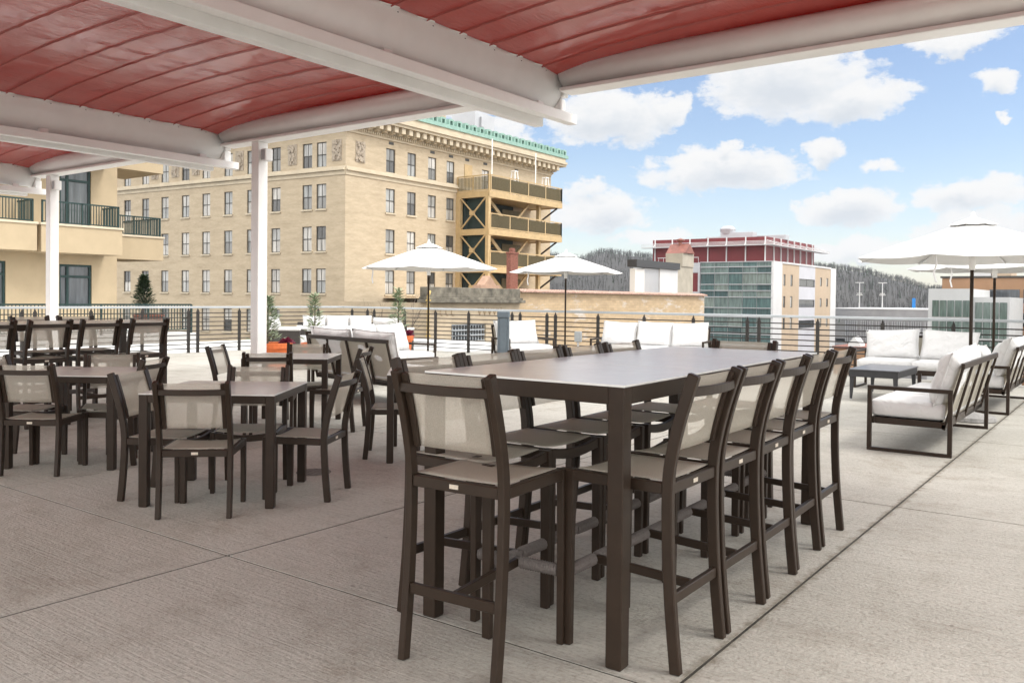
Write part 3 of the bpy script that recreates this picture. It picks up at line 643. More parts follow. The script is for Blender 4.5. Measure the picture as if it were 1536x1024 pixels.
# ------------------------------------------------------------------ sofas
def sofa(name, x, y, face, w, label, group, ncush=3, hf=.82, loose=0, seed=1, cat='sofa', wr=1.0):
    t = thing(name, (x, y, 0), R(face - 90), label, cat, group); T = .038
    for s in (-1, 1):
        b = MB(); X = s * (w / 2 - T / 2)
        b.bx(X - T / 2, X + T / 2, -.36, .36, .57, .605); b.bx(X - T / 2, X + T / 2, -.36, .36, 0, .03)
        b.bx(X - T / 2, X + T / 2, .36 - T, .36, .0305, .5695); b.bx(X - T / 2, X + T / 2, -.36, -.36 + T, .0305, .5695); b.build('arm', BRONZE, t, .003)
    wi = w / 2 - T
    b = MB(); b.bx(-wi, wi, .30, .335, .25, .31); b.bx(-wi, wi, -.30, -.27, .25, .31)
    for s in (-1, 1): b.bx(s * (wi - .018) - .016, s * (wi - .018) + .016, -.269, .299, .25, .308)
    b.bx(-wi + .035, wi - .035, -.269, .299, .285, .30); b.build('seat_frame', BRONZE, t, .003)
    yb0, yb1 = -.285, -.43
    b = MB(); ns = max(2, round(w / .55)) + 1
    for k in range(ns):
        xx = -wi + .02 + (2 * wi - .04) * k / (ns - 1); b.bar((xx, yb0, .24), (xx, yb1, hf - .022), .036, .022, (1, 0, 0))
    b.bar((-wi, yb1 - .003, hf), (wi, yb1 - .003, hf), .03, .05, (0, 1, 0)); b.bar((-wi, yb0, .265), (wi, yb0, .265), .03, .045, (0, 1, 0)); b.build('back_frame', BRONZE, t, .003)
    b = MB(); b.poly([(-wi + .03, yb0 + .018, .28), (wi - .03, yb0 + .018, .28), (wi - .03, yb1 + .018, hf - .01), (-wi + .03, yb1 + .018, hf - .01)]); b.build('back_panel', SOFASLING, t, solid=.003)
    nsc = max(1, round(w / .85)) if ncush != 2 else 2
    for k in range(nsc):
        cw = (2 * wi - .02) / nsc; xc = -wi + .01 + cw * (k + .5)
        b = MB()
        def top(u, v, sg):
            a, c = u * 2 - 1, v * 2 - 1; e = max(0, (1 - abs(a) ** 12) * (1 - abs(c) ** 12)) ** .4
            return (xc + a * cw / 2 * .985, .035 + c * .325, .395 + sg * (.058 + .027 * e))
        b.grid(14, 14, lambda u, v: top(u, v, 1)); n = len(b.f); b.grid(14, 14, lambda u, v: top(u, v, -1))
        # side band
        ring = [(i / 14, 0) for i in range(14)] + [(1, i / 14) for i in range(14)] + [(1 - i / 14, 1) for i in range(14)] + [(0, 1 - i / 14) for i in range(14)]
        for i in range(len(ring)):
            p, q = ring[i], ring[(i + 1) % len(ring)]; b.poly([top(*p, 1), top(*q, 1), top(*q, -1), top(*p, -1)])
        b.build('seat_cushion', CUSHION, t, smooth=True, weld=True)
    rnd = random.Random(seed)
    for k in range(ncush):
        cw = (2 * wi) / ncush; xc = -wi + cw * (k + .5)
        M = Matrix.Translation((xc + rnd.uniform(-.01, .01), -.20, .455)) @ Matrix.Rotation(R(17 + rnd.uniform(-3, 3)), 4, 'X') @ Matrix.Rotation(R(rnd.uniform(-3, 3)) * wr, 4, 'Y')
        b = MB(); b.pillow(cw * 1.0, .50 + rnd.uniform(-.01, .02), .20, M, .55, 16, seed * 9 + k); b.build('back_cushion', CUSHION, t, smooth=True, weld=True)
    for k in range(loose):
        M = Matrix.Translation((rnd.uniform(-.6, .6) * wi, -.06, .47)) @ Matrix.Rotation(R(rnd.uniform(-25, 25)), 4, 'Z') @ Matrix.Rotation(R(24), 4, 'X')
        b = MB(); b.pillow(.48, .44, .16, M, .5, 14, seed * 5 + k); b.build('throw_pillow', CUSHION, t, smooth=True, weld=True)
    return t
GF = 'bronze lounge sofas with white cushions'
sofa('lounge_sofa', -1.70, 9.53, 180, 2.25, 'bronze sofa with white cushions, slatted back turned to the viewer, nearest at the right', GF, 3, loose=0, seed=3)
sofa('lounge_sofa', -1.66, 13.25, 180, 2.25, 'slat-backed white sofa at the right picture edge, behind the nearest right sofa', GF, 3, loose=1, seed=5)
sofa('lounge_sofa', -2.88, 14.72, 270, 1.72, 'two-seat white sofa facing the viewer behind the dark coffee table', GF, 2, seed=8)
sofa('lounge_sofa', -7.75, 15.05, 282, 2.25, 'three-seat white sofa facing the viewer between the umbrella pole and the glass office', GF, 3, seed=11)
sofa('lounge_sofa', -8.42, 8.20, 81, 1.95, 'sofa with a taupe panelled back towards the viewer behind the dining tables', GF, 2, seed=14, loose=1)
sofa('lounge_sofa', -9.86, 9.66, 2, 2.2, 'white-cushioned sofa just beyond the taupe-backed sofa, at right angles to it', GF, 3, seed=17, loose=0)
sofa('lounge_armchair', -9.85, 13.7, -24, 1.05, 'white lounge armchair directly behind the blue-grey bollard', GF, 1, seed=21, cat='armchair')

def wicker(name, x, y, face, w, label, cat):
    t = thing(name, (x, y, 0), R(face - 90), label, cat, 'dark wicker seats with white cushions')
    b = MB(); b.bx(-w / 2, w / 2, -.40, .40, .06, .30); b.bx(-w / 2, w / 2, -.40, -.29, .301, .74)
    for s in (-1, 1): b.bx(s * (w / 2 - .06) - .06, s * (w / 2 - .06) + .06, -.289, .40, .301, .60)
    for sx in (-1, 1):
        for sy in (-1, 1): b.box((sx * (w / 2 - .08), sy * .32, .03), (.06, .06, .058))
    b.build('frame', WICKER, t, .02, seg=2)
    n = max(1, round(w / .75)); wi = w / 2 - .13
    for k in range(n):
        cw = 2 * wi / n; xc = -wi + cw * (k + .5)
        b = MB(); b.bx(xc - cw / 2 + .004, xc + cw / 2 - .004, -.285, .43, .304, .47); b.build('seat_cushion', CUSHION, t, .045, True, 3)
        M = Matrix.Translation((xc, -.20, .46)) @ Matrix.Rotation(R(14), 4, 'X'); b = MB(); b.pillow(cw, .46, .2, M, .42, 14, k + 3); b.build('back_cushion', CUSHION, t, smooth=True, weld=True)
    b = MB()
    for s in (-1, 1): b.bx(s * (w / 2 - .06) - .075, s * (w / 2 - .06) + .075, -.29, .41, .602, .66)
    b.build('arm_pad', CUSHION, t, .025, True, 2)
    return t
wicker('wicker_armchair', -15.75, 12.6, 40, .95, 'dark wicker armchair with white cushions beside the orange planter and white column', 'armchair')
wicker('wicker_sofa', -15.95, 14.35, -40, 1.95, 'dark wicker sofa with white cushions in the far corner by the railing', 'sofa')
wicker('wicker_armchair', -14.15, 14.35, 120, .95, 'dark wicker armchair with white arm pads behind the small orange pot', 'armchair')

# coffee table
t = thing('coffee_table', (-2.99, 13.1, 0), 0, 'low charcoal coffee table with tapered legs before the two-seat sofa', 'coffee table')
for sx in (-1, 1):
    for sy in (-1, 1):
        b = MB(); b.sweep([(sx * .295, sy * .59, .02), (sx * .285, sy * .575, .36)], [(.03, .03), (.06, .06)]); b.build('leg', DARKTABLE, t, .004)
        b = MB(); b.lathe([(.012, 0), (.016, .01), (.012, .02)], 10, (sx * .295, sy * .59, 0)); b.build('leg_glide', CHROME, t)
b = MB(); b.bx(-.325, .325, -.625, .625, .335, .425); b.build('apron', DARKTABLE, t, .004)
b = MB(); b.bx(-.34, .34, -.64, .64, .4255, .442); b.build('tabletop', mat('charcoal_tabletop', (.10, .10, .11), .3, .1, .06, 8), t, .004)

# ------------------------------------------------------------------ umbrellas
def umbrella(x, y, r, ze, zt, label, tilt=0., rot=0.):
    t = thing('patio_umbrella', (x, y, 0), R(rot), label, 'umbrella', 'white market umbrellas')
    b = MB(); b.lathe([(.0, .0), (.28, .0), (.29, .012), (.285, .055), (.2, .075), (.06, .10), (.035, .12), (.035, .34), (.0, .34)], 28); b.build('base', mat('granite_umbrella_base', (.30, .29, .28), .6, 0, .2, 30), t, smooth=False)
    b = MB(); b.tube([(0, 0, .1), (0, 0, zt - .12)], .02, 12); b.build('pole', BRONZE, t, smooth=True)
    b = MB(); b.lathe([(.022, 0), (.036, .0), (.038, .12), (.03, .17), (.022, .17)], 14, (0, 0, ze - .13)); b.build('hub', WHITEMETAL, t, smooth=True)
    def edge(k, rr): a = R(45 * k + 22.5); return Vector((rr * math.cos(a), rr * math.sin(a), 0))
    def canopy(r0, r1, z0, z1, name, sag):
        b = MB(); n = 10; mm = 6
        for k in range(8):
            A, B = edge(k, 1), edge(k + 1, 1)
            def fn(u, v):
                rr = r0 + (r1 - r0) * v; p = (A * (1 - u) + B * u) * rr
                z = z0 + (z1 - z0) * v - sag * math.sin(math.pi * v) * .6 - .018 * r1 * 4 * u * (1 - u) * (v ** 1.5) + .006 * mnoise.noise(Vector((p.x * 4, p.y * 4, x)))
                q = p * (1 - .035 * 4 * u * (1 - u) * v); return (q.x, q.y, z)
            b.grid(mm, n, fn)
        return b.build(name, CANVAS, t, smooth=False, solid=.004, weld=True)
    canopy(.10, r, zt - .085, ze, 'canopy', -.012)
    canopy(.02, .27, zt - .01, zt - .105, 'vent_cap', -.005)
    b = MB(); b.lathe([(.0, 0), (.03, 0), (.035, .025), (.02, .045), (.024, .065), (.0, .085)], 12, (0, 0, zt - .025)); b.build('finial', WHITEMETAL, t, smooth=True)
    for k in range(8):
        e = edge(k, r * .97); b = MB(); b.bar((0, 0, zt - .13), (e.x, e.y, ze - .004), .016, .02); b.build('rib', CHROME, t)
        q = edge(k, r * .52); b = MB(); b.bar((0, 0, ze + .08), (q.x, q.y, zt - .13 + (ze - zt + .126) * .535), .012, .014); b.build('strut', CHROME, t)
    e = edge(5, r * .9); b = MB(); b.tube([(e.x, e.y, ze), (e.x + .01, e.y, ze - .1), (e.x - .015, e.y + .01, ze - .2), (e.x + .01, e.y, ze - .3)], .012, 6); b.build('tie_strap', CANVAS, t)
    return t
umbrella(-10.975, 12.15, 1.33, 1.93, 2.43, 'white market umbrella in front of the tan hotel, left of the fire escape', 0, 6)
umbrella(-10.48, 16.2, 1.28, 1.97, 2.44, 'smaller white market umbrella in front of the wooded hill and block wall', 0, 10)
umbrella(-1.62, 11.3, 1.35, 1.90, 2.40, 'nearest white market umbrella at the right, base under the slatted sofa', 0, 14)
umbrella(-1.9, 15.5, 1.30, 1.92, 2.36, 'white market umbrella at the right picture edge, partly behind a nearer umbrella', 0, 0)

# ------------------------------------------------------------------ bollard, outlet box, planters
t = thing('bollard_post', (-8.43, 11.17, 0), R(30), 'blue-grey square bollard with cap standing before the white armchair', 'bollard')
b = MB(); b.bx(-.06, .06, -.06, .06, 0, 1.06)
for s in (-1, 1): b.bx(s * .078 - .017, s * .078 + .017, -.05, .05, 0, 1.06)
b.build('post_body', BOLLARD, t, .006)
b = MB(); b.bx(-.1, .1, -.075, .075, 1.061, 1.165); b.build('cap', BOLLARD, t, .012)
t = thing('outlet_box', (-10.13, 16.2, 0), R(20), 'small grey outdoor outlet box beside an umbrella pole at the railing', 'outlet box')
b = MB(); b.bx(-.02, .02, -.02, .02, 0, .42); b.build('stake', CHROME, t); b = MB(); b.bx(-.08, .08, -.05, .05, .421, .66); b.build('box_cover', mat('grey_plastic', (.35, .37, .38), .5, 0, .1, 9), t, .015)

def pot(x, y, r, h, label):
    t = thing('terracotta_pot', (x, y, 0), 0, label, 'plant pot', 'orange plant pots')
    b = MB(); b.lathe([(r * .66, 0), (r * .9, h * .80), (r * 1.0, h * .80), (r * 1.03, h), (r * .9, h), (r * .86, h * .85), (.0, h * .85)], 28); b.build('pot_body', TERRACOTTA, t, .004)
    b = MB(); b.lathe([(.0, 0), (r * .85, 0), (.0, .012)], 20, (0, 0, h * .86)); b.build('soil', SOIL, t)
    return t
def conifer(name, x, y, z, h, r, m, label, cat='plant', n=900, seed=1, loose=1.):
    rnd = random.Random(seed); t = thing(name, (x, y, z), 0, label, cat)
    b = MB(); b.tube([(0, 0, 0), (.01 * h, 0, h * .5), (0, .01 * h, h * .95)], [.022 * h, .014 * h, .004 * h], 7); b.build('trunk', BARK, t)
    b = MB()
    for k in range(n):
        v = rnd.random() ** .8; zz = h * (.1 + .9 * v); rad = r * (1 - v) ** .75 * rnd.uniform(.55, 1.15) + .015 * h
        a = rnd.uniform(0, 6.283); d = Vector((math.cos(a), math.sin(a), rnd.uniform(.1, .7) * loose)).normalized(); s = rnd.uniform(.25, 1.)
        p = Vector((0, 0, zz)) + Vector((d.x, d.y, 0)) * rad * s; Ln = rnd.uniform(.06, .15) * (h ** .6); side = Vector((-d.y, d.x, rnd.uniform(-.6, .6))) * Ln * .13
        b.poly([p - side * .4, p + d * Ln * .5 - side, p + d * Ln, p + d * Ln * .5 + side, p + side * .4])
    b.build('foliage', m, t)
    return t
def leafclump(name, x, y, z, r, m, label, n=160, seed=2):
    rnd = random.Random(seed); b = MB()
    for k in range(n):
        d = Vector((rnd.gauss(0, 1), rnd.gauss(0, 1), abs(rnd.gauss(0, 1)) + .2)).normalized(); p = d * r * rnd.uniform(.2, .9); Ln = r * rnd.uniform(.3, .5)
        s = d.orthogonal().normalized() * Ln * .35; q = p + d * Ln + Vector((0, 0, -.2 * Ln)); b.poly([p, (p + q) / 2 + s, q, (p + q) / 2 - s])
    return tag(b.build(name, m, loc=(x, y, z)), label, 'plant')
pot(-13.1, 10.2, .34, .50, 'wide orange terracotta pot beside the white column'); conifer('potted_spruce', -13.18, 10.12, .42, .95, .34, SPRUCE, 'bushy grey-green spruce in the wide orange pot by the column', n=750, seed=4)
leafclump('magenta_plant', -12.93, 10.36, .46, .14, MAGENTA, 'magenta-leaved plant in the wide orange pot by the column', seed=5)
pot(-12.9, 13.45, .24, .55, 'small orange terracotta pot beside the left umbrella pole'); conifer('potted_conifer', -12.98, 13.40, .47, 1.08, .22, SPRUCE, 'slender pale green conifer rising from the small orange pot', n=430, seed=6)
leafclump('magenta_plant', -12.80, 13.55, .53, .13, MAGENTA, 'magenta-leaved plant in the small orange pot', seed=8)
pot(-13.3, 11.35, .26, .45, 'orange pot hidden behind the white sofas, under the middle conifer'); conifer('potted_conifer', -13.3, 11.35, .38, 1.04, .21, SPRUCE, 'slender pale green conifer rising behind the white sofa cushions', n=430, seed=9)

# ------------------------------------------------------------------ facades
def facade(b, o, u, n, u0, u1, z0, z1, holes, depth=.18):
    o, u, n = Vector(o), Vector(u), Vector(n); Z = Vector((0, 0, 1))
    us = sorted({u0, u1, *[h[0] for h in holes], *[h[1] for h in holes]}); zs = sorted({z0, z1, *[h[2] for h in holes], *[h[3] for h in holes]})
    P = lambda a, z, d=0: o + u * a + Z * z - n * d
    for i in range(len(us) - 1):
        for j in range(len(zs) - 1):
            a, c = (us[i] + us[i + 1]) / 2, (zs[j] + zs[j + 1]) / 2
            if any(h[0] < a < h[1] and h[2] < c < h[3] for h in holes): continue
            b.poly([P(us[i], zs[j]), P(us[i + 1], zs[j]), P(us[i + 1], zs[j + 1]), P(us[i], zs[j + 1])])
    for h in holes:
        c = [(h[0], h[2]), (h[1], h[2]), (h[1], h[3]), (h[0], h[3])]
        for k in range(4):
            p, q = c[k], c[(k + 1) % 4]; b.poly([P(*p), P(*q), P(*q, depth), P(*p, depth)])
def fbox(b, o, u, n, a0, a1, d0, d1, z0, z1):
    """box on a facade: a along it, d out from it"""
    o, u, n = Vector(o), Vector(u), Vector(n); Z = Vector((0, 0, 1)); k = len(b.v)
    for z in (z0, z1):
        for a, d in ((a0, d0), (a1, d0), (a1, d1), (a0, d1)): b.v.append(tuple(o + u * a + n * d + Z * z))
    b.f += [tuple(k + i for i in q) for q in ((3, 2, 1, 0), (4, 5, 6, 7), (0, 1, 5, 4), (1, 2, 6, 5), (2, 3, 7, 6), (3, 0, 4, 7))]
def sash_window(root, o, u, n, h, depth=.18, rail=True, mull=True, fm=WINDOWFRAME, pm=PANE, fw_=.055, sill=LIMESTONE, name='window'):
    a0, a1, z0, z1 = h; b = MB(); d0, d1 = -depth + .04, -depth + .10
    fbox(b, o, u, n, a0, a0 + fw_, d0, d1, z0, z1); fbox(b, o, u, n, a1 - fw_, a1, d0, d1, z0, z1)
    fbox(b, o, u, n, a0 + fw_, a1 - fw_, d0, d1, z0, z0 + fw_); fbox(b, o, u, n, a0 + fw_, a1 - fw_, d0, d1, z1 - fw_, z1)
    zm = (z0 + z1) / 2
    if rail: fbox(b, o, u, n, a0 + fw_, a1 - fw_, d0, d1 + .01, zm - .03, zm + .03)
    if mull: fbox(b, o, u, n, (a0 + a1) / 2 - .02, (a0 + a1) / 2 + .02, d0 + .01, d1 - .012, z0 + fw_, z1 - fw_)
    w_ = b.build(name, fm, root)
    for q0, q1 in (((z0, zm), (zm, z1)) if rail else ((z0, z1),)):
        b = MB(); fbox(b, o, u, n, a0 + fw_ * .5, a1 - fw_ * .5, d0 + .004, d0 + .022, q0 + .01, q1 - .01); b.build('pane', pm, w_)
    if sill:
        b = MB(); fbox(b, o, u, n, a0 - .08, a1 + .08, .002, .10, z0 - .14, z0 - .003); b.build('sill', sill, w_)

# --- hotel
HC = Vector((-49.77, 45.43, 0)); uL = Vector((-.9968, -.0799, 0)); uR = Vector((-.0084, .99996, 0)); nL = Vector((.0799, -.9968, 0)); nR = Vector((.99996, .0084, 0))
hotel = thing('hotel_building', (0, 0, 0), 0, 'tall buff brick hotel with sash windows and green-crested stone cornice', 'building')
rows = [(11.57, 13.53), (8.29, 10.25), (4.95, 6.92), (1.62, 3.57), (-1.7, .25), (-5., -3.05)]
Lc = [27.65, 24.9, 22.05, 19.15, 16.35, 13.47, 10.6, 7.65, 4.1, 2.55]; Rc = [4.97, 7.5, 10.1, 12.55]
HL = [(c - .53, c + .53, z0, z1) for c in Lc for z0, z1 in rows]; HR = [(c - .53, c + .53, z0, z1) for c in Rc for z0, z1 in rows]
HR += [(17.1, 18.2, 11.3, 13.4), (22.1, 23.2, 11.3, 13.2)]
b = MB(); facade(b, HC, uL, nL, 0, 44, -15, 14.35, HL); facade(b, HC, uR, nR, 0, 28.8, -15, 14.35, HR)
bk = HC + uR * 28.8; bl = HC + uL * 44
b.poly([bk + Vector((0, 0, -15)), bk + uL * 44 + Vector((0, 0, -15)), bk + uL * 44 + Vector((0, 0, 15.9)), bk + Vector((0, 0, 15.9))])
b.poly([bl + Vector((0, 0, -15)), bl + uR * 28.8 + Vector((0, 0, -15)), bl + uR * 28.8 + Vector((0, 0, 15.9)), bl + Vector((0, 0, 15.9))])
b.build('wall', BUFFBRICK, hotel)
for h in HL: sash_window(hotel, HC, uL, nL, h)
for h in HR: sash_window(hotel, HC, uR, nR, h)
b = MB()
for u, n, l in ((uL, nL, 44), (uR, nR, 28.8)):
    a0 = 0
    fbox(b, HC, u, n, a0, l, .003, .14, 11.32, 11.5); fbox(b, HC, u, n, a0, l, .003, .26, 11.18, 11.318); fbox(b, HC, u, n, a0, l, .003, .07, 10.84, 11.178)
b.build('belt_course', LIMESTONE, hotel)
b = MB(); g = MB(); cw = MB()
for u, n, l, e in ((uL, nL, 44, 0), (uR, nR, 28.8, 1.25)):
    m = 1.25
    fbox(b, HC, u, n, 0, l, .003, .10, 14.18, 14.35); fbox(b, HC, u, n, 0, l, -.3, .14, 14.35, 14.66)
    fbox(b, HC, u, n, 0, l, -.3, .20, 14.66, 15.2)
    fbox(b, HC, u, n, -m, l + e, -.3, 1.1, 15.2, 15.42); fbox(b, HC, u, n, -m, l + e, -.3, 1.25, 15.42, 15.66); fbox(b, HC, u, n, -m, l + e, -.3, 1.0, 15.66, 16.08)
    k = 0.
    while k < l: fbox(g, HC, u, n, k, k + .11, .14, .25, 14.37, 14.58); k += .24
    k = .15
    while k < l: fbox(g, HC, u, n, k, k + .42, .20, .95, 14.72, 15.19); fbox(g, HC, u, n, k + .04, k + .38, .20, .62, 14.60, 14.72); k += .86
    k = -.9
    while k < l + e - .4:
        fbox(cw, HC, u, n, k, k + 1.08, .66, 1.12, 16.08, 16.42); fbox(cw, HC, u, n, k + .02, k + .72, .66, .72, 16.42, 16.9)
        fbox(cw, HC, u, n, k + .02, k + .20, .72, 1.10, 16.42, 16.92); fbox(cw, HC, u, n, k + .54, k + .72, .72, 1.10, 16.42, 16.92); fbox(cw, HC, u, n, k + .20, k + .54, .72, 1.10, 16.78, 16.96)
        k += 1.08
b.build('cornice', LIMESTONE, hotel); g.build('cornice_brackets', LIMESTONE, hotel); cw.build('roof_cresting', COPPER, hotel)
b = MB(); b.poly([HC + Vector((0, 0, 15.7)), bk + Vector((0, 0, 15.7)), bk + uL * 44 + Vector((0, 0, 15.7)), bl + Vector((0, 0, 15.7))]); b.build('roof', GRAVELROOF, hotel)
# carved panels between the top windows
rnd = random.Random(3)
for u, n, aa in ((uL, nL, (.9, 5.75, 12.05, 17.75, 20.55, 23.5)), (uR, nR, (1.55,))):
    for a in aa:
        b = MB(); fbox(b, HC, u, n, a - .5, a + .5, .003, .05, 11.95, 13.6)
        for q in range(40):
            x_, z_ = rnd.gauss(0, .17), rnd.uniform(-.72, .72); s_ = rnd.uniform(.04, .12)
            fbox(b, HC, u, n, a + x_ - s_, a + x_ + s_, .05, .05 + rnd.uniform(.03, .13), 12.78 + z_ - s_, 12.78 + z_ + s_)
        b.build('carved_panel', CARVED, hotel)
b = MB()
for a in (5, 10.1, 12.6, 14.9, 17.6, 22.6): fbox(b, HC, uR, nR, a - .28, a + .28, .003, .02, 13.86, 14.1)
b.build('vent', WINDOWFRAME, hotel)
b = MB(); fbox(b, HC, uR, nR, 14.5, 15.6, .003, .06, 11.0, 13.55); b.build('door', OCHRESTEEL, hotel)
b = MB(); fbox(b, HC, uR, nR, 10.6, 16.5, -9, -4, 15.7, 19.2); b.build('roof_house', STUCCO, hotel)
b = MB(); fbox(b, HC, uR, nR, 21., 24.2, -7, -4, 15.7, 20.); fbox(b, HC, uR, nR, 21.8, 22.3, -3.98, -3.8, 18.6, 19.6)
for q in range(3): fbox(b, HC, uR, nR, 20.8, 25.2, -3.9, -3.8, 17.3 + q * .5, 17.4 + q * .5)
b.build('roof_house', GREYPANEL, hotel)
b = MB(); o = HC + uR * 27.2 - nR * 4; b.tube([o + Vector((0, 0, 15.7)), o + Vector((0, 0, 18.2))], .08, 6); b.tube([o + Vector((0, 0, 17.8)), o - uR * 1.3 + Vector((0, 0, 18.3))], .05, 6); b.tube([o + Vector((0, 0, 16.6)), o - uR * 1.2 + Vector((0, 0, 17.7))], .05, 6); b.build('roof_mast', BLACKSTEEL, hotel)

# --- fire escape on the hotel's right side
fe = thing('fire_escape', (0, 0, 0), 0, 'ochre steel fire escape tower with railed landings on the hotel side', 'fire escape')
P0 = 3.75; A0, A1, AS = 13.4, 25.2, 24.6
def FP(a, d, z): return HC + uR * a + nR * d + Vector((0, 0, z))
for lv, z in enumerate((10.36, 7.03, 3.72, .4, -2.9)):
    a1 = A1
    b = MB(); fbox(b, HC, uR, nR, A0, a1, .02, P0, z, z + .14); fbox(b, HC, uR, nR, A0, a1, P0 - .12, P0 + .02, z - .08, z + .46); fbox(b, HC, uR, nR, A0 - .02, A0 + .1, .02, P0 - .13, z - .08, z + .46); fbox(b, HC, uR, nR, a1 - .1, a1 + .02, .02, P0 - .13, z - .08, z + .46)
    ld = b.build('landing', OCHRESTEEL, fe)
    zt = z + 1.85 if lv == 0 else z + 1.8
    b = MB(); segs = []
    if lv == 0: segs.append((FP(A0 + .1, .1, 0), FP(A0 + .1, P0 - .1, 0)))
    segs += [(FP(A0 + .25, P0 - .05, 0), FP(a1 - .05, P0 - .05, 0)), (FP(a1 - .05, P0 - .05, 0), FP(a1 - .05, .1, 0))]
    pn = MB()
    for p, q in segs:
        L_ = (q - p).length; npost = max(2, round(L_ / 2.6)) + 1
        for zz in (z + .55, zt): b.bar(p + Vector((0, 0, zz)), q + Vector((0, 0, zz)), .09)
        for k in range(npost):
            s = p + (q - p) * (k / (npost - 1)); b.bar(s + Vector((0, 0, z + .46)), s + Vector((0, 0, zt)), .11)
        dd = (q - p).normalized(); nb = int(L_ / .16)
        for k in range(nb): s = p + dd * (.08 + k * .16); pn.bar(s + Vector((0, 0, z + .6)), s + Vector((0, 0, zt - .12)), .09, .04)
    b.build('railing', OCHRESTEEL, ld); pn.build('railing_mesh', MESHPANEL, ld)
for a, d in ((A0 + .12, .25), (A0 + .12, P0 - .2), (AS - 2.2, P0 - .9)):
    b = MB(); b.bar(FP(a, d, -15), FP(a, d, 10.34), .34 if d > 1 else .5, .34); b.build('post', OCHRESTEEL, fe)
for z in (7.5, 4.2, .9, -2.4):
    b = MB(); zt = z + 2.78
    b.bar(FP(A0 + .05, .5, z), FP(A0 + .05, P0 - .4, zt), .11); b.bar(FP(A0 + .05, .5, zt), FP(A0 + .05, P0 - .4, z), .10); b.bar(FP(A0 + .0, 1.85, z + 1.2), FP(A0 + .0, 1.85, z + 1.6), .5, .2)
    b.bar(FP(A0 + .3, P0 - .15, zt - .1), FP(A0 + 1.1, P0 - .15, zt + .05), .14, .1); b.build('brace', OCHRESTEEL, fe)
    b = MB(); fbox(b, HC, uR, nR, A0 + .5, A0 + .6, .9, P0 - .5, z, zt); fbox(b, HC, uR, nR, A0 + .6, A0 + 8.2, .3, .4, z, zt); b.build('infill_panel', DARKGREENPANEL, fe)
    b = MB()
    for dd in (1.2, 2.3): b.bar(FP(A0 + 1.2, dd, zt + .5), FP(A0 + 5.6, dd, z), .12, .34)
    for k in range(9): t_ = k / 9; b.bar(FP(A0 + 1.2 + 4.4 * t_, 1.2, zt + .4 - (zt + .4 - z) * t_), FP(A0 + 1.2 + 4.4 * t_, 2.3, zt + .4 - (zt + .4 - z) * t_), .3, .05)
    b.bar(FP(A0 + 4.2, 2.6, z), FP(A0 + 7.6, 2.6, zt), .12, .2); b.build('stair', OCHRESTEEL, fe)
    b = MB(); b.bar(FP(AS + .3, P0 - .4, zt), FP(AS - 2.4 + 1, P0 - 3.2, z + .2), .12); b.build('brace', BLACKSTEEL, fe)
    b = MB(); fbox(b, HC, uR, nR, A0 + 6.3, A0 + 9.4, .45, .5, z + .3, z + 2.4); b.build('infill_panel', MESHPANEL, fe)
for a, lab in ((19.0, 'white pyramid patio heater on the fire escape top deck, nearer the corner'), (24.2, 'white pyramid patio heater on the fire escape top deck, at its far end')):
    t = thing('patio_heater', FP(a, 2.4, 10.51), 0, lab, 'patio heater', 'patio heaters on the hotel deck'); b = MB()
    for sx in (-1, 1):
        for sy in (-1, 1): b.bar((sx * .4, sy * .4, .4), (sx * .18, sy * .18, 2.7), .07)
    b.build('frame', WHITEMETAL, t); b = MB(); b.bx(-.4, .4, -.4, .4, 0, .5); b.build('base', CHROME, t, .02)
    b = MB(); b.bx(-.26, .26, -.26, .26, 2.7, 2.8); b.build('cap', WHITEMETAL, t, .02); b = MB(); b.tube([(0, 0, .5), (0, 0, 2.6)], .06, 8); b.build('burner_tube', CHROME, t)
for a, d, h, lab in ((14.0, P0 - .1, 4.9, 'thin white pole at the corner of the fire escape deck'), (20.8, P0 - .1, 4.6, 'thin white pole midway along the fire escape deck')):
    b = MB(); b.tube([(0, 0, 0), (0, 0, h)], .05, 6); b.lathe([(.12, 0), (.12, .03), (.05, .05)], 8); o = b.build('deck_pole', WHITEMETAL, loc=FP(a, d - .1, 10.51)); tag(o, lab, 'pole', 'thin poles on the hotel deck')

# drainpipe on the hotel
b = MB(); p = HC + uR * 12.3 + nR * .15
b = MB(); q = Vector((-35.6, 39.4, 0)); b.tube([q + Vector((0, 0, -15)), q + Vector((0, 0, 1.5))], .09, 8); b.tube([q + Vector((0, 0, 1.5)), q + Vector((-.2, .35, 1.75))], .09, 8)
for z in (-4, -1, 1.2): b.box((q.x, q.y, z), (.24, .24, .08))
tag(b.build('drain_pipe', PIPE), 'yellow downpipe at the near corner of the old parapet building', 'pipe')

# --- old low building with parapet and patched block wall
ob = thing('old_parapet_building', (0, 0, 0), 0, 'low old building with mossy stone parapet and barred window', 'building')
WO = Vector((-36, 39.7, 0)); wu = Vector((0, 1, 0)); wn_ = Vector((1, 0, 0))
b = MB(); hole = [(2.4, 6.0, -1.55, -.35)]; facade(b, WO, wu, wn_, 0, 9.9, -15, 1.05, hole, .3)
b.poly([WO + Vector((0, 0, -15)), WO + Vector((-12, 0, -15)), WO + Vector((-12, 0, 1.05)), WO + Vector((0, 0, 1.05))]); b.build('wall', mat('pale_stucco_stone', (.50, .41, .29), .85, 0, .12, .8, .2, 12), ob)
b = MB(); fbox(b, WO, wu, wn_, -.35, 9.95, -.5, .5, 1.05, 1.25); fbox(b, WO, wu, wn_, -.2, 9.9, -.5, .3, 1.25, 1.42); fbox(b, WO, wu, wn_, -.1, 9.8, -.5, .12, 1.42, 2.05); b.build('parapet', OLDCONCRETE, ob, .02)
b = MB(); rnd = random.Random(9)
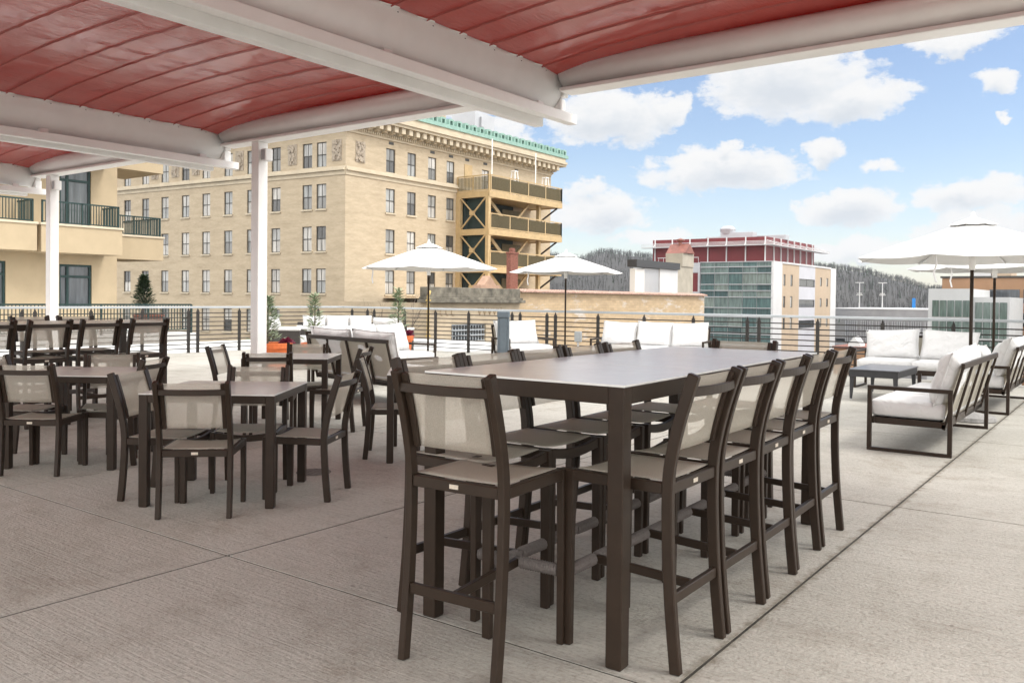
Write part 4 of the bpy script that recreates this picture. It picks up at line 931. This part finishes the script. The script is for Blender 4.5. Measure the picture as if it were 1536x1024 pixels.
for k in range(9):
    yy = .9 + k * .55 + (2.2 if k > 3 else 0)
    if k <= 3: b.tube([WO + Vector((.03, yy + .2 * math.cos(R(a_)), .45 + .22 * math.sin(R(a_)))) for a_ in range(40, 320, 40)], .03, 5)
    else: b.bar(WO + Vector((.03, yy - .2, .7)), WO + Vector((.03, yy, .25)), .05); b.bar(WO + Vector((.03, yy + .2, .7)), WO + Vector((.03, yy, .25)), .05)
b.build('carved_relief', mat('relief_stone', (.42, .32, .21), .9, 0, .2, 4), ob)
b = MB()
for k in range(13): fbox(b, WO, wu, wn_, 2.4 + k * .3 - .03, 2.4 + k * .3 + .03, -.2, -.14, -1.55, -.35)
for z in (-1.5, -1.1, -.75, -.4): fbox(b, WO, wu, wn_, 2.4, 6.0, -.13, -.08, z - .04, z + .04)
wf = b.build('window', GREYRAIL, ob); b = MB(); fbox(b, WO, wu, wn_, 2.4, 6.0, -.32, -.28, -1.55, -.35); b.build('pane', DARKPANE, wf)
b = MB(); b.bx(-48, -36.2, 39.75, 49.5, .6, .75); b.build('roof', GRAVELROOF, ob)
b = MB(); b.bx(-37.6, -36.9, 46.2, 48.4, .75, 2.3); b.extrude([(46.6, 2.3), (48.0, 2.3), (47.3, 2.95)], (-37.6, 0, 0), (0, 1, 0), (0, 0, 1), (.7, 0, 0)); b.build('roof_turret', mat('pinkish_stone', (.42, .27, .19), .8, 0, .15, 2), ob)
bw = thing('block_wall_building', (0, 0, 0), 0, 'long patched block-walled building with clay tile coping', 'building')
b = MB(); facade(b, Vector((-36.1, 49.65, 0)), wu, wn_, 0, 32.3, -15, 1.95, []); b.poly([(-36.1, 81.95, -15), (-60, 81.95, -15), (-60, 81.95, 1.95), (-36.1, 81.95, 1.95)]); b.poly([(-36.1, 81.95, 1.3), (-60, 81.95, 1.3), (-60, 49.65, 1.3), (-36.1, 49.65, 1.3)]); b.build('wall', PATCHED, bw)
b = MB(); k = 0.
while k < 32.2:
    b.extrude([(.16 * math.cos(a), .13 * math.sin(a)) for a in [math.pi * j / 6 for j in range(7)]], (-36.35, 49.7 + k, 1.96), (0, 1, 0), (0, 0, 1), (.62, 0, -.12)); k += .36
b.build('coping', TILE, bw)
b = MB(); b.bx(-38.4, -38.0, 51.15, 52.1, 1.32, 4.7); b.bx(-38.45, -37.95, 51.1, 52.15, 4.7, 4.85); b.box((-38.2, 51.6, 5.0), (.3, .4, .3)); b.build('chimney', REDBRICK, bw, .02)
b = MB(); b.bx(-42.6, -42, 78.0, 80.1, 1.3, 4.6); b.build('penthouse_wall', WHITEPANEL, bw); b = MB(); b.bx(-43.2, -41.98, 83.6, 88.0, 1.3, 4.75); b.build('penthouse_wall', WHITEPANEL, bw)
b = MB(); b.bx(-43.1, -42.1, 80.12, 83.58, 1.3, 4.7); b.build('penthouse_door', GREYPANEL, bw)
b = MB(); b.bx(-42.8, -41.7, 77.8, 88.0, 4.76, 5.5); b.build('penthouse_roof', DARKTABLE, bw)
b = MB(); b.bx(-44, -42.02, 88.02, 92.1, 1.3, 5.2); b.bx(-44, -41.9, 89.0, 92.0, 5.2, 6.7); b.build('stair_tower', mat('weathered_plaster', (.42, .38, .31), .85, 0, .12, .7), bw)
b = MB(); b.extrude([(-1.3, 0), (1.3, 0), (.0, 1.1)], (-44.1, 90.5, 6.72), (0, 1, 0), (0, 0, 1), (2.4, 0, 0)); b.lathe([(.25, 0), (.2, .5), (.5, .6), (.5, .75), (.0, .9)], 10, (-42.9, 90.5, 7.6)); b.build('tower_cap', mat('oxide_red_metal', (.27, .11, .085), .6, .1, .2, 2), bw)

# --- glass-fronted office block with red top storey
oc = Vector((-48.86, 138.13, 0)); off = thing('office_building', (0, 0, 0), 0, 'office block with teal glass front and dark red top storey', 'building')
vL, vR = Vector((-1, 0, 0)), Vector((0, 1, 0)); mL, mR = Vector((0, -1, 0)), Vector((1, 0, 0))
b = MB(); fbox(b, oc, vL, mL, .4, 26, -34, -.35, -15, 7.69); b.build('core_wall', GREYPANEL, off)
zb = [7.95, 7.1, 6.05, 4.15, 3.1, 2.0, .2, -1.1, -3., -4.2, -6.]
for k in range(len(zb) - 1):
    if zb[k] - zb[k + 1] > 1.5 or k in (0, 1, 4, 7): pass
    for j in range(5):
        b = MB(); fbox(b, oc, vL, mL, .25 + j * 2.5, .25 + (j + 1) * 2.5 - .06, -.34, -.1, zb[k + 1] + .05, zb[k] - .05); b.build('pane', TEALPANE, off)
b = MB()
for z in zb: fbox(b, oc, vL, mL, .2, 12.85, -.3, .06, z - .07, z + .07)
for j in range(6): fbox(b, oc, vL, mL, .23 + j * 2.5, .26 + j * 2.5, -.3, -.06, -15, 7.9)
fbox(b, oc, vL, mL, 12.85, 13.2, -.3, .1, -15, 7.95); fbox(b, oc, vL, mL, 0, 12.85, -.3, .12, -1.4, -.95); b.build('mullions', GREYPANEL, off)
b = MB(); fbox(b, oc, vL, mL, 13.2, 26, -.3, -.2, 6.2, 7.9); fbox(b, oc, vL, mL, 13.2, 26, -.3, .05, 2.2, 2.9); b.build('balcony_band', GREYPANEL, off)
b = MB(); fbox(b, oc, vL, mL, 13.3, 20, -.34, -.28, 2.9, 6.15); b.build('red_recess', REDPANEL, off)
win = [(5.0, 6.1, z, z + 1.95) for z in (4.0, .3, -3.4)] + [(8.6, 9.8, z, z + 1.95) for z in (4.0, .3, -3.4)] + [(25.4, 26.6, z, z + 1.6) for z in (4.3, .4, -3.4)] + [(29.4, 30.6, z, z + 1.6) for z in (4.3, .4, -3.4)] + [(13.3, 22.2, z, z + 1.4) for z in (4.0, .3, -3.4)]
b = MB(); facade(b, oc, vR, mR, 4.3, 13.2, -15, 7.7, [h for h in win if h[1] < 13]); b.build('tan_wall', TANPANEL, off); b = MB(); facade(b, oc, vR, mR, 22.4, 32, -15, 7.7, [h for h in win if h[0] > 23]); b.build('tan_wall', TANPANEL, off)
b = MB(); fbox(b, oc, vR, mR, 0, 4.3, -.3, .06, -15, 8.0); fbox(b, oc, vR, mR, 32, 35.5, -.3, .06, -15, 7.9); fbox(b, oc, vR, mR, 4.3, 32, -.3, .14, 7.72, 8.02); b.build('white_wall', WHITEPANEL, off)
b = MB(); facade(b, oc, vR, mR, 13.2, 22.4, -15, 7.7, [h for h in win if 13 < h[0] < 23]); b.build('grey_wall', mat('pale_grey_panel', (.56, .56, .60), .5, .1, .05, .4), off)
for h in win: sash_window(off, oc, vR, mR, h, rail=False, mull=h[1] - h[0] > 3, pm=DARKPANE if h[1] - h[0] > 3 else PANE, sill=None, fw_=.12)
ro = oc + Vector((-2, 2, 0))
b = MB(); fbox(b, ro, vL, mL, 0, 21, -26, -.01, 7.9, 12.2); b.build('top_storey', REDPANEL, off)
b = MB()
for k in range(7): fbox(b, ro, vL, mL, k * 3.4, k * 3.4 + .17, .0, .2, 7.9, 12.25)
for k in range(1, 8): fbox(b, ro, vR, mR, k * 3.5, k * 3.5 + .2, .0, .2, 7.9, 12.25)
b.build('fins', WHITEPANEL, off)
b = MB(); fbox(b, ro, vL, mL, -1.8, 22.5, .2, 1.7, 10.7, 10.85); fbox(b, ro, vR, mR, .2, 30, .2, 1.7, 10.7, 10.85); 
for q in range(3): fbox(b, ro, vL, mL, -1.8, 22.5, 1.65, 1.72, 10.95 + q * .2, 11.03 + q * .2)
for k in range(9): b.bar(ro + Vector((.2, k * 3.5, 11.6)), ro + Vector((2.4, k * 3.5, 10.8)), .12)
for k in range(7): b.bar(ro + Vector((-k * 3.4, -.1, 11.6)), ro + Vector((-k * 3.4 + .4, -1.9, 10.7)), .12)
b.build('sunshade', WHITEPANEL, off)
b = MB(); fbox(b, oc, vL, mL, 13.2, 21, -.1, -.04, 8.8, 8.9) 
for k in range(9): fbox(b, oc, vL, mL, 13.2 + k * .95, 13.25 + k * .95, -.1, -.04, 7.9, 8.8)
b.build('roof_railing', WHITEPANEL, off)
b = MB()
for x_, y_, w_, h_ in ((-58, 146, 3, 1.3), (-63, 148, 1.6, .8), (-54, 150, 3.4, .9)): b.bx(x_ - w_, x_ + w_, y_ - 1, y_ + 1, 12.2, 12.2 + h_)
b.lathe([(.2, 0), (1.2, .2), (1.4, 1.2), (.9, 1.7), (0, 1.8)], 14, (-60, 146, 13.0)); b.build('roof_plant', GREYPANEL, off, .05)

# --- parking garage, lamps, sign
ga = thing('parking_garage', (0, 0, 0), 0, 'long grey parking garage with ribbed screen wall before the hill', 'building')
b = MB(); b.bx(-48, -30.6, 178.9, 215, -15, -2.); b.bx(-52, -29.5, 178.7, 215, -2.0, -.05); b.build('wall', GARAGE, ga)
b = MB()
for k in range(42):
    if k % 7 == 6: continue
    b.bx(-48.2 + k * .42, -48.2 + k * .42 + .2, 178.5, 178.88, -6.8, -2.3)
b.build('screen_slats', GREYPANEL, ga)
b = MB(); b.bx(-52, -29.5, 178.6, 215, -.049, .15); b.build('roof_edge', WHITEPANEL, ga)
for p, lab in (((-46.2, 181), 'left one of two white lamp posts on the garage roof'), ((-42.5, 184.), 'right one of two white lamp posts on the garage roof')):
    t = thing('lamp_post', (p[0], p[1], .15), 0, lab, 'lamp post', 'lamp posts on the garage roof')
    b = MB(); b.tube([(0, 0, 0), (0, 0, 5.2)], [.12, .08], 8); b.build('pole', CHROME, t)
    b = MB()
    for z, wd in ((5.1, .8), (2.6, .55), (2.9, .45)): b.bx(-wd, wd, -.15, .15, z, z + .16)
    b.build('lamp_head', CHROME, t)
t = thing('blue_sign', (-35.8, 180., .15), 0, 'small blue upright sign on the garage roof edge', 'sign'); b = MB(); b.bx(-.3, .3, -.08, .08, .2, 2.1); b.build('sign_panel', mat('blue_sign_paint', (.02, .22, .62), .5, 0, .1, 3), t, .05); b = MB(); b.bx(-.06, .06, -.06, .06, 0, .2); b.build('sign_foot', CHROME, t)

# --- glass and brick building at the right
gb = thing('glass_annex_building', (0, 0, 0), 0, 'pale grey annex with gridded green windows at the right', 'building')
b = MB(); b.bx(-20.3, -15.7, 110, 124, -15, 3.05); b.bx(-15.69, -12.0, 110.5, 124, -15, 2.1); b.build('wall', mat('annex_grey_panel', (.50, .51, .51), .6, 0, .05, .5), gb)
for x0, x1, zt in ((-19.9, -15.9, 1.7), (-15.5, -12.2, 1.5)):
    yy = 109.94 if x0 < -16 else 110.44; nw = round((x1 - x0) / .75)
    for j in range(3):
        z1 = zt - j * 2.2
        for k in range(nw):
            b = MB(); q = x0 + (x1 - x0) * k / nw; b.bx(q + .05, q + (x1 - x0) / nw - .05, yy - .03, yy + .03, z1 - 1.9, z1); b.build('window', GREENPANE, gb)
tb = thing('brown_brick_building', (0, 0, 0), 0, 'brown brick building with roof boxes behind the glass annex', 'building')
b = MB(); b.bx(-21.6, 15, 126, 150, -15, 4.7); b.build('wall', BROWNBRICK, tb); b = MB(); b.bx(-21.8, 15.2, 125.8, 150.2, 4.71, 4.95); b.build('coping', WINDOWFRAME, tb)
b = MB(); b.bx(-18.7, -16.4, 130, 136, 4.96, 6.2); b.build('roof_unit', WHITEPANEL, tb); b = MB(); b.bx(-15.9, -14.0, 130, 136, 4.96, 6.3); b.build('roof_unit', TANPANEL, tb)
for k in range(8):
    for j in range(3):
        b = MB(); b.bx(-16 + k * 3.8, -12.6 + k * 3.8, 125.9, 125.99, 1.5 - j * 3., 3.2 - j * 3.); b.build('window', DARKPANE, tb)
# small brick house seen through the rails
hb = thing('small_brick_house', (-11.9, 45, -15), 0, 'small brown brick house with a white gabled dormer below the railing', 'house')
b = MB(); b.bx(-.8, 1.2, 0, 5, 0, 14.0); b.build('wall', BROWNBRICK, hb); b = MB(); b.bx(-.86, 1.26, -.1, 5.1, 14.01, 14.12); b.build('roof', REDBRICK, hb)
b = MB(); b.extrude([(-.3, 14.13), (.3, 14.13), (.3, 14.25), (0, 14.65), (-.3, 14.25)], (.2, 0, 0), (1, 0, 0), (0, 0, 1), (0, .9, 0)); b.build('dormer', WHITEPANEL, hb)
b = MB(); b.bx(.75, 1.25, -.02, .05, 13.3, 13.8); b.build('window', DARKPANE, hb)

# --- balcony apartment block at the left
ap = thing('apartment_building', (0, 0, 0), 0, 'tan stucco apartment block with green-railed balconies at the left', 'building')
AO = Vector((-37, 0, 0)); au, an = Vector((0, 1, 0)), Vector((1, 0, 0))
dr = [(17.67, 19.02, 4.2, 6.75), (17.67, 19.07, .75, 2.63), (14.3, 15.55, .75, 2.67), (14.0, 15.2, 4.2, 6.75), (17.67, 19.02, 7.7, 9.9)]
b = MB(); facade(b, AO, au, an, 2, 20.2, -15, 12, dr, .2); b.poly([(-37, 20.2, -15), (-50, 20.2, -15), (-50, 20.2, 12), (-37, 20.2, 12)]); b.build('wall', STUCCO, ap)
for a0, a1, z0, z1 in dr:
    b = MB(); d0, d1 = -.16, -.06; f_ = .09; am = a0 + (a1 - a0) * .27; zm = z1 - .52
    fbox(b, AO, au, an, a0, a0 + f_, d0, d1, z0, z1); fbox(b, AO, au, an, a1 - f_, a1, d0, d1, z0, z1); fbox(b, AO, au, an, a0 + f_, a1 - f_, d0, d1, z0, z0 + f_); fbox(b, AO, au, an, a0 + f_, a1 - f_, d0, d1, z1 - f_, z1)
    fbox(b, AO, au, an, am - .05, am + .05, d0, d1 - .004, z0 + f_, z1 - f_); fbox(b, AO, au, an, a0 + f_, a1 - f_, d0, d1 - .008, zm - .05, zm + .05)
    wf = b.build('balcony_door' if z1 - z0 > 2.2 else 'window', GREENMETAL, ap)
    b = MB(); fbox(b, AO, au, an, a0 + .04, a1 - .04, d0 + .005, d0 + .03, z0 + .04, z1 - .04); b.build('pane', DOORPANE, wf)
def balcony(y0, y1, xf, xb, zb, zt, rail=True, ret=True):
    b = MB(); b.bx(xb, xf, y0, y1, zb, zt); bl_ = b.build('balcony', STUCCO, ap)
    b = MB(); b.bx(xb, xf + .06, y0 - .05, y1 + .05, zt + .003, zt + .10); b.build('balcony_cap', STUCCOTRIM, bl_, .02)
    if rail:
        b = MB(); zr = zt + 1.0
        b.bx(xf - .14, xf - .08, y0 + .05, y1 - .1, zr - .04, zr + .02); b.bx(xf - .13, xf - .09, y0 + .05, y1 - .1, zt + .14, zt + .18)
        k = y0 + .1
        while k < y1 - .1: b.bx(xf - .125, xf - .095, k - .012, k + .012, zt + .18, zr - .04); k += .115
        for q in (y0 + .08, (y0 + y1) / 2, y1 - .12): b.bx(xf - .14, xf - .08, q - .03, q + .03, zt + .1, zr)
        k = xf - .2
        b.bx(xb + .05, xf - .15, y1 - .14, y1 - .1, zr - .04, zr + .02)
        while k > xb + .1: b.bx(k - .012, k + .012, y1 - .135, y1 - .105, zt + .1, zr - .04); k -= .115
        b.build('balcony_railing', GREENMETAL, bl_)
balcony(9.0, 16.08, -35.5, -36.99, 3.08, 4.12); balcony(16.25, 19.62, -35.5, -36.99, 3.05, 4.12)
b = MB(); b.bx(-36.99, -35.9, 16.081, 16.249, 3.06, 4.1); b.build('balcony_return', STUCCO, ap)
balcony(20.45, 23.36, -38.5, -42, 3.03, 4.08); balcony(20.21, 23.33, -38.5, -42, 7.25, 8.6)
balcony(9.0, 16.08, -35.5, -36.99, 6.95, 8.2); balcony(16.25, 19.62, -35.5, -36.99, 6.95, 8.2)
# roof terrace with green rail, pot and conifer below the balconies
tr = thing('terrace_railing', (0, 0, 0), 0, 'dark green terrace railing below the apartment balconies', 'railing')
b = MB(); b.bx(-30.03, -29.97, 5, 19.4, .97, 1.03); b.bx(-30.02, -29.98, 5, 19.4, .02, .06)
k = 5.
while k < 19.4: b.bx(-30.015, -29.985, k - .012, k + .012, .06, .97); k += .12
b.build('bars', GREENMETAL, tr); b = MB()
for k in range(9): b.bx(-30.04, -29.96, 5 + k * 1.8 - .03, 5 + k * 1.8 + .03, -.1, 1.0)
b.build('posts', GREENMETAL, tr)
b = MB(); b.bx(-36.9, -29.8, 0, 19.6, -15, -.1); structure(b.build('terrace_roof', ROOFMEMBRANE))
t = thing('planter_box', (-31, 18.2, -.1), 0, 'red planter box on the terrace under the dark conifer', 'planter'); b = MB(); b.bx(-.3, .3, -.45, .45, 0, .62); b.bx(-.34, .34, -.49, .49, .621, .7); b.build('box_body', REDBRICK, t, .02); b = MB(); b.bx(-.27, .27, -.42, .42, .70, .72); b.build('soil', SOIL, t)
conifer('dark_conifer', -31, 18.0, .6, 1.5, .52, DARKFIR, 'dark cone-shaped conifer on the terrace below the balconies', n=2600, seed=12)

# ------------------------------------------------------------------ bare trees by the hotel
def bare_tree(x, y, z, h, label, seed, m=BARK):
    rnd = random.Random(seed); t = thing('bare_tree', (x, y, z), 0, label, 'tree'); tk = MB(); br = MB()
    def grow(p, d, l, r, lv, tgt):
        pts = [p]; q = p; dd = d.copy()
        for k in range(3):
            dd = (dd + Vector((rnd.gauss(0, .12), rnd.gauss(0, .12), rnd.gauss(.04, .06)))).normalized(); q = q + dd * (l / 3); pts.append(q)
        tgt.tube(pts, [r, r * .85, r * .7, r * .5], 5 if lv < 2 else 3, False)
        if lv < 4:
            for k in range(rnd.randint(3, 4)):
                s = pts[rnd.randint(1, 3)]; nd = (dd + Vector((rnd.gauss(0, .5), rnd.gauss(0, .5), rnd.uniform(0, .35)))).normalized(); grow(s, nd, l * rnd.uniform(.5, .75), r * .5, lv + 1, br)
    grow(Vector((0, 0, 0)), Vector((0, 0, 1)), h * .42, h * .014, 0, tk); tk.build('trunk', m, t); br.build('crown', m, t)
bare_tree(-37.5, 36.6, -6, 9.0, 'bare leafless tree against the hotel corner', 4); bare_tree(-39.8, 34.2, -6, 7.6, 'small bare shrub-like tree left of the hotel corner', 6)

# ------------------------------------------------------------------ wooded hill
def ridge(a):
    pts = [(-1.3, .050), (-1.0, .058), (-.75, .055), (-.6125, .0475), (-.5579, .041), (-.5347, .0485), (-.4771, .0445), (-.40, .036), (-.32, .037), (-.2749, .0335), (-.2497, .029), (-.2165, .020), (-.178, .0105), (-.1469, .004), (-.05, -.002), (.1, -.006), (.4, -.01)]
    for (a0, e0), (a1, e1) in zip(pts, pts[1:]):
        if a <= a1: t = max(0, (a - a0) / (a1 - a0)); t = t * t * (3 - 2 * t); return e0 + (e1 - e0) * t
    return pts[-1][1]
def hz(a, d):
    t = min(1, max(0, (d - 430) / 520)); t = t * t * (3 - 2 * t)
    return -15 + (15 + 3.9 + 950 * math.tan(ridge(a))) * t + 2.5 * mnoise.noise(Vector((math.sin(a) * d * .012, math.cos(a) * d * .012, 0))) * t
b = MB(); b.grid(110, 26, lambda u, v: (math.sin(-1.25 + 1.6 * u) * (380 + 760 * v), math.cos(-1.25 + 1.6 * u) * (380 + 760 * v), hz(-1.25 + 1.6 * u, min(380 + 760 * v, 950 + (380 + 760 * v - 950) * .2 if v > .75 else 380 + 760 * v))))
structure(b.build('hill', HILLSOIL, smooth=True))
rnd = random.Random(21); fo = MB(); ev = MB()
for k in range(9500):
    a = rnd.uniform(-.74, .02) if k % 6 else rnd.uniform(-1.15, .1)
    d = 950 + rnd.uniform(-25, 30) if k % 4 == 0 else rnd.uniform(520, 960); x = math.sin(a) * d; y = math.cos(a) * d; z = hz(a, d) - .5; h = rnd.uniform(4., 8.)
    c = Vector((x, y, z)); rt_ = Vector((math.cos(a), -math.sin(a), 0))
    if rnd.random() < .07:
        hh = h * rnd.uniform(.7, 1.0)
        for q in range(16):
            v = q / 16; rr = hh * .2 * (1 - v) + .3; an = rnd.uniform(0, 6.28); dv = Vector((math.cos(an), math.sin(an), 0)); p = c + Vector((0, 0, hh * v)); ev.poly([p, p + dv * rr + Vector((0, 0, -.6)), p + Vector((0, 0, hh * .2))])
        continue
    fo.poly([c - rt_ * .14, c + rt_ * .14, c + Vector((rnd.gauss(0, .3), 0, h))])
    for q in range(11):
        s = c + Vector((0, 0, h * rnd.uniform(.25, .85))); an = rnd.uniform(0, 6.28); l = h * rnd.uniform(.16, .36); e = s + Vector((math.cos(an) * l * .7, math.sin(an) * l * .7, l * rnd.uniform(.5, 1.1))); wv_ = rt_ * rnd.uniform(.05, .11)
        fo.poly([s - wv_, s + wv_, e])
o = fo.build('hill_woods', WOODS); tag(o, 'grey bare winter woods covering the far hill', 'woods', kind='stuff')
o = ev.build('hill_evergreens', HILLGREEN); tag(o, 'dark scattered evergreens among the bare woods on the hill', 'woods', kind='stuff')

# ------------------------------------------------------------------ thin air haze between deck and hill
hm = bpy.data.materials.new('thin_haze'); hm.use_nodes = True; nt = hm.node_tree
for n_ in list(nt.nodes):
    if n_.type == 'BSDF_PRINCIPLED': nt.nodes.remove(n_)
pv = N(nt, 'ShaderNodeVolumePrincipled'); pv.inputs['Color'].default_value = (.80, .86, .95, 1); pv.inputs['Density'].default_value = .00012
nt.links.new(pv.outputs[0], nt.nodes['Material Output'].inputs['Volume'])
b = MB(); b.bx(-1300, 700, -60, 1250, -18, 90); o = b.build('haze', hm); tag(o, 'thin pale air haze over the city and hill', 'haze', kind='stuff')
